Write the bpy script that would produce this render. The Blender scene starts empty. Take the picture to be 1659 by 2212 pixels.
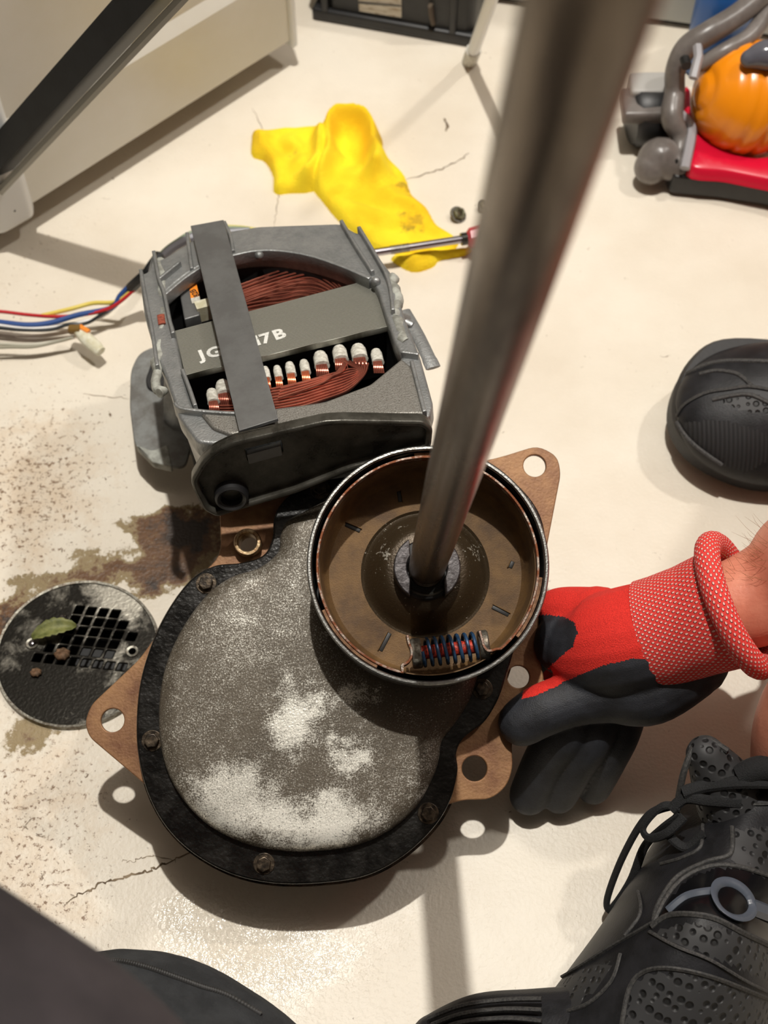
import bpy, bmesh, math, random
import numpy as np
from mathutils import Matrix, Vector
from mathutils.bvhtree import BVHTree
random.seed(4); rng = np.random.default_rng(4)
S = bpy.context.scene

# ------------------------------------------------------------------ camera
F = 2950.0; CH = 0.77
_n = np.array([21, 1894, 2950.]); _n /= np.linalg.norm(_n)
_f = np.array([0, 0, 1.]); _y = _f - _n*(_f@_n); _y /= np.linalg.norm(_y)
R = np.array([np.cross(_y, -_n), _y, -_n])          # camera axes (right, down, forward) -> world
C = np.array([0, 0, CH])
cam = bpy.data.cameras.new('camera'); co = bpy.data.objects.new('camera', cam); S.collection.objects.link(co)
cam.sensor_fit = 'VERTICAL'; cam.sensor_height = 36; cam.sensor_width = 27; cam.lens = F/2212*36
M = Matrix.Identity(4)
for i in range(3):
    M[i][0], M[i][1], M[i][2], M[i][3] = R[i][0], -R[i][1], -R[i][2], C[i]
co.matrix_world = M; cam.clip_start = .01
cam.dof.use_dof = True; cam.dof.focus_distance = .70; cam.dof.aperture_fstop = 11.5
S.camera = co

# ------------------------------------------------------------------ light and exposure
w = bpy.data.worlds.new('world'); S.world = w; w.use_nodes = True
w.node_tree.nodes['Background'].inputs[0].default_value = (1, .9, .78, 1)
w.node_tree.nodes['Background'].inputs[1].default_value = .08
def lamp(name, loc, power, size, col):
    l = bpy.data.lights.new(name, 'POINT'); l.energy = power; l.shadow_soft_size = size; l.color = col
    o = bpy.data.objects.new(name, l); o.location = loc; S.collection.objects.link(o)
lamp('ceiling_bulb', (-.005, .68, 2.12), 124, .018, (1, .965, .90))
lamp('side_bulb', (1.15, .95, 2.05), 44, .045, (1, .95, .88))
vs = S.view_settings
vs.view_transform = 'Standard'; vs.look = 'None'; vs.gamma = 1; vs.use_curve_mapping = False; vs.exposure = 0.22

# ------------------------------------------------------------------ helpers
def ray(x, y): return R @ np.array([(x-829.5)/F, (y-1106)/F, 1.])
class Frame:
    """a place in the room: origin, two axes and a normal"""
    def __init__(s, O, X=(1, 0, 0), N=(0, 0, 1)):
        s.O = np.array(O, float); s.N = np.array(N, float); s.N /= np.linalg.norm(s.N)
        X = np.array(X, float); X = X - s.N*(X@s.N); s.X = X/np.linalg.norm(X); s.Y = np.cross(s.N, s.X)
        s.B = np.array([s.X, s.Y, s.N])
    def L(s, x, y, h=0):
        r = ray(x, y); t = ((s.O+s.N*h-C)@s.N)/(r@s.N); return s.B @ (C+r*t-s.O)
    def loc(s, p): return s.B @ (np.array(p, float)-s.O)
    def W(s, q): return s.O + np.array(q)@s.B
    def mat(s):
        m = Matrix.Identity(4)
        for i in range(3): m[i][0], m[i][1], m[i][2], m[i][3] = s.X[i], s.Y[i], s.N[i], s.O[i]
        return m
WF = Frame((0, 0, 0))
def PW(x, y, z=0): return WF.L(x, y, z)
def tag(o, label=None, cat=None, group=None, kind=None):
    if label: o['label'] = label
    if cat: o['category'] = cat
    if group: o['group'] = group
    if kind: o['kind'] = kind
    return o
def thing(name, fr, label, cat, group=None):
    o = bpy.data.objects.new(name, None); o.empty_display_size = .01; S.collection.objects.link(o)
    o.matrix_world = fr.mat(); return tag(o, label, cat, group)
def link(name, me, mat, parent=None, fr=None, smooth=True, label=None, angle=40):
    o = bpy.data.objects.new(name, me); S.collection.objects.link(o)
    if mat is not None and not me.materials: me.materials.append(mat)
    if smooth and len(me.polygons):
        me.polygons.foreach_set('use_smooth', [True]*len(me.polygons))
        if angle: 
            try: me.set_sharp_from_angle(angle=math.radians(angle))
            except Exception: pass
    if parent: o.parent = parent
    if fr is not None and not parent: o.matrix_world = fr.mat()
    if label: o['label'] = label
    return o
def mesh(name, v, f):
    me = bpy.data.meshes.new(name); me.from_pydata([tuple(map(float, p)) for p in v], [], [tuple(map(int, q)) for q in f]); me.update(); return me
def obj(name, vf, mat, parent=None, **k): return link(name, mesh(name, *vf), mat, parent, **k)
def join(*vfs):
    V, Fc, n = [], [], 0
    for v, f in vfs:
        V += [tuple(p) for p in v]; Fc += [tuple(i+n for i in q) for q in f]; n += len(v)
    return V, Fc
def cat(pts, closed=False, n=6):
    """smooth curve through points"""
    p = np.array(pts, float); m = len(p); out = []
    for i in range(m if closed else m-1):
        a, b, c, d = [p[(i+k) % m] if closed else p[min(max(i+k, 0), m-1)] for k in (-1, 0, 1, 2)]
        for t in np.linspace(0, 1, n, endpoint=False):
            out.append(.5*(2*b+(c-a)*t+(2*a-5*b+4*c-d)*t*t+(3*b-a-3*c+d)*t**3))
    if not closed: out.append(p[-1])
    return np.array(out)
def fillet(pts, r, n=5):
    p = [np.array(q[:2], float) for q in pts]; out = []; m = len(p)
    for i in range(m):
        a, b, c = p[i-1], p[i], p[(i+1) % m]; rr = r[i] if hasattr(r, '__len__') else r
        u = a-b; v = c-b; lu, lv = np.linalg.norm(u), np.linalg.norm(v); d = min(rr, lu*.45, lv*.45)
        s, e = b+u/lu*d, b+v/lv*d
        for t in np.linspace(0, 1, n): out.append((1-t)**2*s+2*t*(1-t)*b+t*t*e)
    return np.array(out)
def circ(cx, cy, r, n=32): return np.array([(cx+r*math.cos(2*math.pi*i/n), cy+r*math.sin(2*math.pi*i/n)) for i in range(n)])
def plate(name, loops, z0, z1, mat, parent=None, bevel=.0008, fr=None, label=None, smooth=True, res=2):
    """a flat sheet with holes: outlines filled and given thickness and a rounded edge"""
    cu = bpy.data.curves.new(name, 'CURVE'); cu.dimensions = '2D'; cu.fill_mode = 'BOTH'
    for lp in loops:
        sp = cu.splines.new('POLY'); sp.points.add(len(lp)-1); sp.use_cyclic_u = True
        for i, q in enumerate(lp): sp.points[i].co = (q[0], q[1], 0, 1)
    bevel = min(bevel, (z1-z0)*.45)
    cu.extrude = (z1-z0)/2-bevel; cu.bevel_depth = bevel; cu.bevel_resolution = res; cu.offset = -bevel
    o = bpy.data.objects.new(name, cu); S.collection.objects.link(o)
    me = bpy.data.meshes.new_from_object(o.evaluated_get(bpy.context.evaluated_depsgraph_get()))
    bpy.data.objects.remove(o); bpy.data.curves.remove(cu)
    me.materials.clear(); me.transform(Matrix.Translation((0, 0, (z0+z1)/2)))
    return link(name, me, mat, parent, fr, label=label, smooth=smooth, angle=35)
def box(x0, x1, y0, y1, z0, z1):
    return ([(x, y, z) for z in (z0, z1) for y in (y0, y1) for x in (x0, x1)],
            [(0, 2, 3, 1), (4, 5, 7, 6), (0, 1, 5, 4), (2, 6, 7, 3), (0, 4, 6, 2), (1, 3, 7, 5)])
def rbox(name, b, mat, parent=None, bev=.002, seg=3, fr=None, label=None, taper=None):
    bm = bmesh.new(); v, f = box(*b); vs_ = [bm.verts.new(p) for p in v]
    for q in f: bm.faces.new([vs_[i] for i in q])
    bmesh.ops.recalc_face_normals(bm, faces=bm.faces)
    if taper:
        for v_ in bm.verts: v_.co = Vector(taper(v_.co))
    bmesh.ops.bevel(bm, geom=bm.edges[:], offset=bev, segments=seg, affect='EDGES', profile=.5)
    me = bpy.data.meshes.new(name); bm.to_mesh(me); bm.free()
    return link(name, me, mat, parent, fr, label=label)
def tube(pts, r, seg=10, ry=None, up=None, cap=True, closed=False):
    p = np.array(pts, float); m = len(p); r = np.broadcast_to(np.array(r, float), m); ry = r if ry is None else np.broadcast_to(np.array(ry, float), m)
    T = np.roll(p, -1, 0)-np.roll(p, 1, 0) if closed else np.gradient(p, axis=0)
    T /= np.linalg.norm(T, axis=1)[:, None]+1e-12
    u = np.array(up if up is not None else ([0, 0, 1] if abs(T[0][2]) < .9 else [1, 0, 0]), float)
    V = []
    for i in range(m):
        u0 = np.array(up, float) if up is not None else u
        u = u0-T[i]*(u0@T[i]); u /= np.linalg.norm(u)+1e-12; s = np.cross(T[i], u)
        for k in range(seg):
            a = 2*math.pi*k/seg; V.append(p[i]+s*math.cos(a)*r[i]+u*math.sin(a)*ry[i])
    Fc = [(i*seg+k, i*seg+(k+1) % seg, ((i+1) % m)*seg+(k+1) % seg, ((i+1) % m)*seg+k) for i in range(m if closed else m-1) for k in range(seg)]
    if cap and not closed: Fc += [tuple(range(seg))[::-1], tuple((m-1)*seg+k for k in range(seg))]
    return V, Fc
def lathe(prof, seg=64, a0=0, a1=2*math.pi):
    full = abs(a1-a0-2*math.pi) < 1e-6; n = seg if full else seg+1
    V = [(r*math.cos(a), r*math.sin(a), z) for k in range(n) for a in [a0+(a1-a0)*k/seg] for r, z in prof]; m = len(prof)
    Fc = [(k*m+j, ((k+1) % n)*m+j, ((k+1) % n)*m+j+1, k*m+j+1) for k in range(n if full else n-1) for j in range(m-1)]
    return V, Fc
def xf(vf, fr=None, O=None, X=None, N=None):
    """move a local shape to an origin with axes"""
    g = fr or Frame(O, X if X is not None else (1, 0, 0), N if N is not None else (0, 0, 1))
    return [g.W(p) for p in vf[0]], vf[1]
def sphere(c, r, n=16, m=10):
    c = np.array(c, float); r = np.broadcast_to(np.array(r, float), 3)
    V = [c+r*np.array([math.sin(b)*math.cos(a), math.sin(b)*math.sin(a), math.cos(b)]) for b in np.linspace(0.001, math.pi-.001, m) for a in np.linspace(0, 2*math.pi, n, endpoint=False)]
    Fc = [(j*n+i, (j+1)*n+i, (j+1)*n+(i+1) % n, j*n+(i+1) % n) for j in range(m-1) for i in range(n)]
    return V, Fc+[tuple(range(n)), tuple((m-1)*n+i for i in range(n))[::-1]]
def limb(pts, n=6, flat=1.0, up=None):
    """tapered rounded limb through (x,y,z,r)"""
    q = cat([(p[0], p[1], p[2], p[3]) for p in pts], n=n); r = q[:, 3]
    a = tube(q[:, :3], r, 20, ry=r*flat, up=up)
    e = [sphere(q[i, :3], (r[i]*.99 if flat == 1 else r[i]*flat)) for i in (0, -1)]
    return [a]+e
def blend(name, pieces, voxel, smooth, mat, parent=None, fr=None, label=None):
    """melt closed pieces into one continuous skin"""
    v, f = join(*pieces); me = mesh(name, v, f); o = bpy.data.objects.new(name, me); S.collection.objects.link(o)
    bm = bmesh.new(); bm.from_mesh(me); bmesh.ops.recalc_face_normals(bm, faces=bm.faces); bm.to_mesh(me); bm.free()
    m = o.modifiers.new('r', 'REMESH'); m.mode = 'VOXEL'; m.voxel_size = voxel
    m = o.modifiers.new('s', 'SMOOTH'); m.factor = .6; m.iterations = smooth
    me2 = bpy.data.meshes.new_from_object(o.evaluated_get(bpy.context.evaluated_depsgraph_get())); bpy.data.objects.remove(o)
    return link(name, me2, mat, parent, fr, label=label, angle=None)
def inside(pt, poly):
    x, y = pt; c = False; n = len(poly); j = n-1
    for i in range(n):
        xi, yi = poly[i][:2]; xj, yj = poly[j][:2]
        if (yi > y) != (yj > y) and x < (xj-xi)*(y-yi)/(yj-yi)+xi: c = not c
        j = i
    return c
def inset(poly, d):
    p = np.array(poly)[:, :2]; t = np.roll(p, -1, 0)-np.roll(p, 1, 0); t /= np.linalg.norm(t, axis=1)[:, None]+1e-12
    nrm = np.stack([-t[:, 1], t[:, 0]], 1); a = .5*np.sum(p[:, 0]*np.roll(p[:, 1], -1)-np.roll(p[:, 0], -1)*p[:, 1])
    return p+nrm*d*(1 if a > 0 else -1)
def layered(name, layers, mat, parent=None, label=None, cap=True, bottom=True):
    """stack of matching outlines at heights, closed on top"""
    V, Fc = [], []; m = len(layers[0][0])
    for lp, z in layers: V += [(q[0], q[1], z) for q in lp]
    for k in range(len(layers)-1):
        Fc += [(k*m+i, k*m+(i+1) % m, (k+1)*m+(i+1) % m, (k+1)*m+i) for i in range(m)]
    bm = bmesh.new(); vv = [bm.verts.new(p) for p in V]
    for q in Fc: bm.faces.new([vv[i] for i in q])
    if cap: bmesh.ops.triangle_fill(bm, use_beauty=True, edges=[e for e in bm.edges if e.is_boundary and abs(e.verts[0].co.z-layers[-1][1]) < 1e-6 and abs(e.verts[1].co.z-layers[-1][1]) < 1e-6])
    if bottom: bmesh.ops.triangle_fill(bm, use_beauty=True, edges=[e for e in bm.edges if e.is_boundary and abs(e.verts[0].co.z-layers[0][1]) < 1e-6 and abs(e.verts[1].co.z-layers[0][1]) < 1e-6])
    bmesh.ops.recalc_face_normals(bm, faces=bm.faces)
    me = bpy.data.meshes.new(name); bm.to_mesh(me); bm.free()
    return link(name, me, mat, parent, label=label, angle=50)

# ------------------------------------------------------------------ materials
def lin(c): return tuple(((x/255)/12.92 if x/255 <= .04045 else ((x/255+.055)/1.055)**2.4) for x in c)+(1,)
def blobmask(nt, vec, blobs):
    """sum of soft ellipsoids (x,y,z,rx,ry,rz,strength) in object space: places where a surface is worn, stained, or has light and shade painted in"""
    acc = None; wn = nt.nodes.new('ShaderNodeTexNoise'); wn.inputs['Scale'].default_value = 55; wn.inputs['Detail'].default_value = 6; wn.inputs['Roughness'].default_value = .7; nt.links.new(vec, wn.inputs['Vector'])
    ws = nt.nodes.new('ShaderNodeVectorMath'); ws.operation = 'SUBTRACT'; nt.links.new(wn.outputs['Color'], ws.inputs[0]); ws.inputs[1].default_value = (.5, .5, .5)
    wm = nt.nodes.new('ShaderNodeVectorMath'); wm.operation = 'MULTIPLY_ADD'; nt.links.new(ws.outputs[0], wm.inputs[0]); wm.inputs[1].default_value = (.055, .055, 0); nt.links.new(vec, wm.inputs[2]); vec = wm.outputs[0]
    for b in blobs:
        m = nt.nodes.new('ShaderNodeMapping'); m.vector_type = 'TEXTURE'
        m.inputs[1].default_value = b[:3]; m.inputs[3].default_value = b[3:6]
        if len(b) > 7: m.inputs[2].default_value = (0, 0, b[7])
        nt.links.new(vec, m.inputs[0])
        l = nt.nodes.new('ShaderNodeVectorMath'); l.operation = 'LENGTH'; nt.links.new(m.outputs[0], l.inputs[0])
        r = nt.nodes.new('ShaderNodeMapRange'); r.interpolation_type = 'SMOOTHSTEP'
        r.inputs[1].default_value = 1; r.inputs[2].default_value = 0; r.inputs[3].default_value = 0; r.inputs[4].default_value = b[6]
        nt.links.new(l.outputs['Value'], r.inputs[0])
        if acc is None: acc = r.outputs[0]
        else:
            a = nt.nodes.new('ShaderNodeMath'); a.operation = 'ADD'; nt.links.new(acc, a.inputs[0]); nt.links.new(r.outputs[0], a.inputs[1]); acc = a.outputs[0]
    return acc
def pm(name, col, col2=None, scale=60, thr=(.4, .6), rough=.5, rough2=None, metal=0, metal2=None, bump=0, bscale=400, blobs=None, detail=6,
       stretch=(1, 1, 1), spec=.5, coat=0, bdetail=3, emit=None, alpha=None, distort=0):
    m = bpy.data.materials.new(name); m.use_nodes = True; nt = m.node_tree; b = nt.nodes['Principled BSDF']; N = nt.nodes.new; Lk = nt.links.new
    b.inputs['Base Color'].default_value = lin(col); b.inputs['Roughness'].default_value = rough; b.inputs['Metallic'].default_value = metal
    b.inputs['Specular IOR Level'].default_value = spec; b.inputs['Coat Weight'].default_value = coat; b.inputs['Coat Roughness'].default_value = .15
    tc = N('ShaderNodeTexCoord'); mp = N('ShaderNodeMapping'); mp.inputs[3].default_value = stretch; Lk(tc.outputs['Object'], mp.inputs[0]); vec = mp.outputs[0]
    if col2 is not None:
        no = N('ShaderNodeTexNoise'); no.inputs['Scale'].default_value = scale; no.inputs['Detail'].default_value = detail; no.inputs['Roughness'].default_value = .65
        no.inputs['Distortion'].default_value = distort; Lk(vec, no.inputs['Vector'])
        val = no.outputs[0]
        if blobs:
            n3 = N('ShaderNodeTexNoise'); n3.inputs['Scale'].default_value = 75; n3.inputs['Detail'].default_value = 7; n3.inputs['Roughness'].default_value = .7; Lk(vec, n3.inputs['Vector'])
            q3 = N('ShaderNodeMapRange'); q3.inputs[1].default_value = .3; q3.inputs[2].default_value = .7; q3.inputs[3].default_value = -.075; q3.inputs[4].default_value = .075; Lk(n3.outputs[0], q3.inputs[0])
            a3 = N('ShaderNodeMath'); a3.operation = 'ADD'; Lk(val, a3.inputs[0]); Lk(q3.outputs[0], a3.inputs[1]); val = a3.outputs[0]
            a = N('ShaderNodeMath'); a.operation = 'ADD'; Lk(val, a.inputs[0]); Lk(blobmask(nt, tc.outputs['Object'], blobs), a.inputs[1]); val = a.outputs[0]
        r = N('ShaderNodeMapRange'); r.inputs[1].default_value = thr[0]; r.inputs[2].default_value = thr[1]; Lk(val, r.inputs[0])
        mx = N('ShaderNodeMix'); mx.data_type = 'RGBA'; mx.inputs[6].default_value = lin(col); mx.inputs[7].default_value = lin(col2); Lk(r.outputs[0], mx.inputs[0])
        Lk(mx.outputs[2], b.inputs['Base Color'])
        if rough2 is not None:
            q = N('ShaderNodeMapRange'); q.inputs[3].default_value = rough; q.inputs[4].default_value = rough2; Lk(r.outputs[0], q.inputs[0]); Lk(q.outputs[0], b.inputs['Roughness'])
        if metal2 is not None:
            q = N('ShaderNodeMapRange'); q.inputs[3].default_value = metal; q.inputs[4].default_value = metal2; Lk(r.outputs[0], q.inputs[0]); Lk(q.outputs[0], b.inputs['Metallic'])
    if bump:
        n2 = N('ShaderNodeTexNoise'); n2.inputs['Scale'].default_value = bscale; n2.inputs['Detail'].default_value = bdetail; Lk(vec, n2.inputs['Vector'])
        bp = N('ShaderNodeBump'); bp.inputs['Strength'].default_value = bump; bp.inputs['Distance'].default_value = .0006; Lk(n2.outputs[0], bp.inputs['Height']); Lk(bp.outputs[0], b.inputs['Normal'])
    return m
m_castal = pm('cast_aluminium', (160, 162, 162), (132, 134, 133), 60, (.4, .62), .42, .55, .75, bump=.5, bscale=700)
m_speck = pm('dusty_cast_aluminium', (140, 138, 132), (92, 86, 78), 1500, (.45, .68), .5, .7, .6, bump=.5, bscale=900)
m_strap = pm('grey_steel_strap', (112, 113, 112), (102, 102, 101), 60, (.4, .6), .5, metal=.55, bump=.15, bscale=1500)
m_blackin = pm('black_interior', (12, 12, 13), rough=.6)
m_darksteel = pm('oily_dark_steel', (86, 84, 77), (52, 50, 44), 45, (.38, .62), .42, .25, .5, bump=.25, bscale=500)
m_flange = pm('oily_black_flange', (24, 22, 19), (12, 11, 10), 70, (.4, .6), .32, .2, .2, bump=.45, bscale=450, coat=.15)
m_pan = pm('brown_oily_pan', (70, 52, 36), (30, 24, 18), 80, (.4, .6), .3, .2, .4, bump=.5, bscale=500)
m_rust = pm('rusty_tan_plate', (150, 112, 76), (104, 66, 44), 38, (.38, .66), .55, .5, .3, bump=.3, bscale=700)
m_rust2 = pm('brown_stained_plate', (116, 84, 52), (78, 50, 32), 38, (.38, .66), .5, .5, .35, bump=.3, bscale=700)
m_brass = pm('pale_worn_ring', (186, 164, 128), (120, 90, 60), 300, (.4, .6), .4, metal=.6, bump=.4)
m_drum = pm('worn_steel_drum', (158, 158, 155), (92, 88, 82), 160, (.45, .7), .3, .45, .95, stretch=(1, 1, .3), bump=.2, bscale=900)
m_dish = pm('brown_dusty_dish', (112, 84, 48), (80, 58, 34), 60, (.35, .65), .65, metal=.2, bump=.35, bscale=1400)
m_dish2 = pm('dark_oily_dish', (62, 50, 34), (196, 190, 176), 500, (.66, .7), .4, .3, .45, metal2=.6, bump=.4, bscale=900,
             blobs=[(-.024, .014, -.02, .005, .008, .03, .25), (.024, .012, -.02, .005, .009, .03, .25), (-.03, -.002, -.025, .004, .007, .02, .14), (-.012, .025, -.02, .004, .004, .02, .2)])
m_band = pm('rusty_silver_band', (150, 140, 130), (112, 66, 42), 160, (.38, .55), .38, .6, .75, bump=.3, bscale=900)
m_lining = pm('brown_brake_lining', (140, 104, 74), (100, 68, 46), 300, rough=.8, bump=.5)
m_shaft = pm('stained_bare_steel_shaft', (122, 112, 101), (54, 44, 36), 34, (.40, .68), .26, .42, .92, stretch=(1, 1, .16), bump=.1, bscale=1200, distort=.6)
m_hub = pm('grey_steel_collar', (92, 89, 90), (56, 52, 52), 160, (.4, .62), .4, metal=.8, bump=.3)
m_blue = pm('blue_spring_wire', (46, 78, 112), (24, 36, 52), 200, (.45, .65), .35, metal=.4)
m_zinc = pm('dull_zinc', (140, 138, 128), (92, 84, 74), 300, (.4, .6), .45, metal=.8, bump=.4)
m_glovehint = pm('glove_red_hint', (210, 62, 36), (120, 26, 18), 900, rough=.6)
m_bolt = pm('oily_bolt', (92, 80, 66), (46, 40, 34), 300, (.4, .6), .35, metal=.7, bump=.4)
m_dark = pm('near_black', (20, 19, 18), rough=.5)
# gearcase cover: wiped bare metal plus highlights painted into the colour, sooty speckle elsewhere
m_copper = pm('copper_winding', (172, 104, 86), (140, 78, 64), 60, (.4, .6), .26, metal=.75)
m_copper2 = pm('bright_copper', (206, 120, 84), rough=.3, metal=.8)
m_white = pm('off_white_sleeve', (216, 214, 204), (176, 172, 160), 400, rough=.6)
m_clear = pm('milky_connector', (226, 224, 206), (196, 190, 160), 120, rough=.3)
m_orange = pm('orange_label', (238, 140, 40), rough=.5)
m_print = pm('black_print', (25, 22, 20), rough=.6)
m_ink = pm('white_stamped_ink', (214, 214, 208), (150, 150, 142), 700, (.55, .7), .6)
m_paste = pm('grey_dried_paste', (168, 170, 162), (120, 120, 112), 120, rough=.6, bump=.8, bscale=200)
m_enamel = pm('white_enamel', (206, 203, 194), (198, 193, 178), 6, (.35, .65), .3, spec=.5)
m_plasticw = pm('white_plastic', (224, 226, 226), rough=.35)
m_blackbar = pm('black_painted_bar', (10, 12, 14), (18, 20, 22), 60, spec=.25, rough=.45, bump=.1)
m_bargrey = pm('grey_bar_edge', (150, 148, 138), rough=.4)
m_blackpl = pm('black_plastic', (24, 24, 26), (34, 34, 34), 40, rough=.45)
m_paper = pm('printed_label_paper', (196, 188, 172), (150, 132, 108), 90, (.5, .62), .7, stretch=(1, 1, 4))
m_greypl = pm('grey_vacuum_plastic', (116, 110, 106), (94, 88, 84), 30, rough=.34)
m_greyl = pm('light_grey_plastic', (150, 148, 152), rough=.4)
m_ball = pm('orange_plastic', (236, 140, 14), rough=.25)
m_redpl = pm('crimson_plastic', (206, 18, 52), rough=.28)
m_bluepl = pm('blue_plastic', (30, 90, 160), rough=.3)
m_chrome = pm('chrome', (170, 166, 172), rough=.2, metal=1)
m_red = pm('red_plastic', (180, 40, 60), rough=.3)
m_pebble = pm('dirty_nut_metal', (120, 118, 92), (70, 66, 50), 300, rough=.4, metal=.5, bump=.5)
m_skin = pm('skin', (214, 142, 116), (196, 118, 94), 40, (.35, .65), .48, bump=.3, bscale=600)
m_gblack = pm('black_nitrile_foam', (42, 44, 50), (28, 29, 33), 60, (.4, .6), .62, bump=.5, bscale=1500)
m_shoe = pm('black_leatherette', (34, 34, 37), (22, 22, 24), 60, spec=.3, rough=.5, bump=.25, bscale=900)
m_sole = pm('black_rubber_sole', (28, 27, 28), rough=.6, bump=.4, bscale=300)
m_lace = pm('black_woven_lace', (24, 25, 27), (14, 14, 15), 1200, rough=.85, bump=.8, bscale=1600)
m_stitch = pm('dark_grey_seam', (64, 62, 60), (34, 34, 34), 800, rough=.7)
m_gloss = pm('glossy_black_shoe_panel', (14, 14, 16), spec=.3, rough=.2)
m_logo = pm('slate_grey_emblem', (74, 80, 90), rough=.35)
m_cloth1 = pm('charcoal_shorts', (44, 46, 48), (30, 32, 34), 60, rough=.9, bump=.6, bscale=1200)
m_cloth2 = pm('dark_brown_grey_cloth', (50, 44, 46), (38, 33, 35), 20, rough=.95, bump=.5, bscale=900)
m_shirt = pm('red_work_shirt', (214, 44, 34), rough=.9)
def m_wave(name, c1, c2, scale, axis_stretch, rough, metal, bump=.3, kind='BANDS'):
    m = pm(name, c1, rough=rough, metal=metal); nt = m.node_tree; b = nt.nodes['Principled BSDF']; N = nt.nodes.new; Lk = nt.links.new
    tc = N('ShaderNodeTexCoord'); mp = N('ShaderNodeMapping'); mp.inputs[3].default_value = axis_stretch; Lk(tc.outputs['Object'], mp.inputs[0])
    wv = N('ShaderNodeTexWave'); wv.inputs['Scale'].default_value = scale; wv.inputs['Distortion'].default_value = .6; wv.inputs['Detail Scale'].default_value = 40; Lk(mp.outputs[0], wv.inputs[0])
    mx = N('ShaderNodeMix'); mx.data_type = 'RGBA'; mx.inputs[6].default_value = lin(c1); mx.inputs[7].default_value = lin(c2); Lk(wv.outputs[1], mx.inputs[0]); Lk(mx.outputs[2], b.inputs['Base Color'])
    bp = N('ShaderNodeBump'); bp.inputs['Strength'].default_value = bump; bp.inputs['Distance'].default_value = .0004; Lk(wv.outputs[1], bp.inputs['Height']); Lk(bp.outputs[0], b.inputs['Normal'])
    return m
m_lam = m_wave('stacked_laminations', (166, 166, 156), (66, 64, 54), 260, (0, 1, 0), .45, .6)
m_lam.node_tree.nodes['Wave Texture'].bands_direction = 'Y'
def m_cells(name, c_solid, c_hole, scale, stretch, rough, thr=(.25, .42)):
    """open mesh knit: rounded dark holes in a raised net"""
    m = pm(name, c_solid, rough=rough); nt = m.node_tree; b = nt.nodes['Principled BSDF']; N = nt.nodes.new; Lk = nt.links.new
    tc = N('ShaderNodeTexCoord'); mp = N('ShaderNodeMapping'); mp.inputs[3].default_value = stretch; Lk(tc.outputs['Object'], mp.inputs[0])
    vo = N('ShaderNodeTexVoronoi'); vo.inputs['Scale'].default_value = scale; vo.inputs['Randomness'].default_value = .25; Lk(mp.outputs[0], vo.inputs['Vector'])
    r = N('ShaderNodeMapRange'); r.inputs[1].default_value = thr[0]; r.inputs[2].default_value = thr[1]; Lk(vo.outputs['Distance'], r.inputs[0])
    mx = N('ShaderNodeMix'); mx.data_type = 'RGBA'; mx.inputs[6].default_value = lin(c_hole); mx.inputs[7].default_value = lin(c_solid); Lk(r.outputs[0], mx.inputs[0]); Lk(mx.outputs[2], b.inputs['Base Color'])
    bp = N('ShaderNodeBump'); bp.inputs['Strength'].default_value = .9; bp.inputs['Distance'].default_value = .0015; Lk(r.outputs[0], bp.inputs['Height']); Lk(bp.outputs[0], b.inputs['Normal'])
    return m
m_mesh = m_cells('black_open_mesh', (46, 46, 47), (6, 6, 7), 190, (1, 1, 1), .6)
m_knit = pm('red_knit', (220, 42, 30), (192, 30, 20), 1500, (.4, .6), .85, bump=.9, bscale=1500)
m_cuff = m_cells('red_white_knit_cuff', (214, 54, 48), (240, 186, 176), 1, (1, 1, 1), .85, (.20, .34))
_t = m_cuff.node_tree
for _n2 in _t.nodes:
    if _n2.type == 'TEX_COORD': _tc = _n2
    if _n2.type == 'MAPPING': _mp = _n2
    if _n2.type == 'TEX_VORONOI': _n2.voronoi_dimensions = '2D'; _n2.inputs['Randomness'].default_value = .08
_t.links.new(_tc.outputs['UV'], _mp.inputs[0]); _mp.inputs[2].default_value = (0, 0, math.radians(45)); _mp.inputs[3].default_value = (480, 360, 1)
def tube_uv(o, seg, radius, lengths):
    """lay the knit rows round the tube"""
    uv = o.data.uv_layers.new(name='uv'); k = 0
    for p_ in o.data.polygons:
        i_, c_ = divmod(p_.index, seg)
        for li, (a, b) in zip(p_.loop_indices, ((i_, c_), (i_, c_+1), (i_+1, c_+1), (i_+1, c_))): uv.data[li].uv = (b/seg*2*math.pi*radius, lengths[min(a, len(lengths)-1)])
    return o

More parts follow.
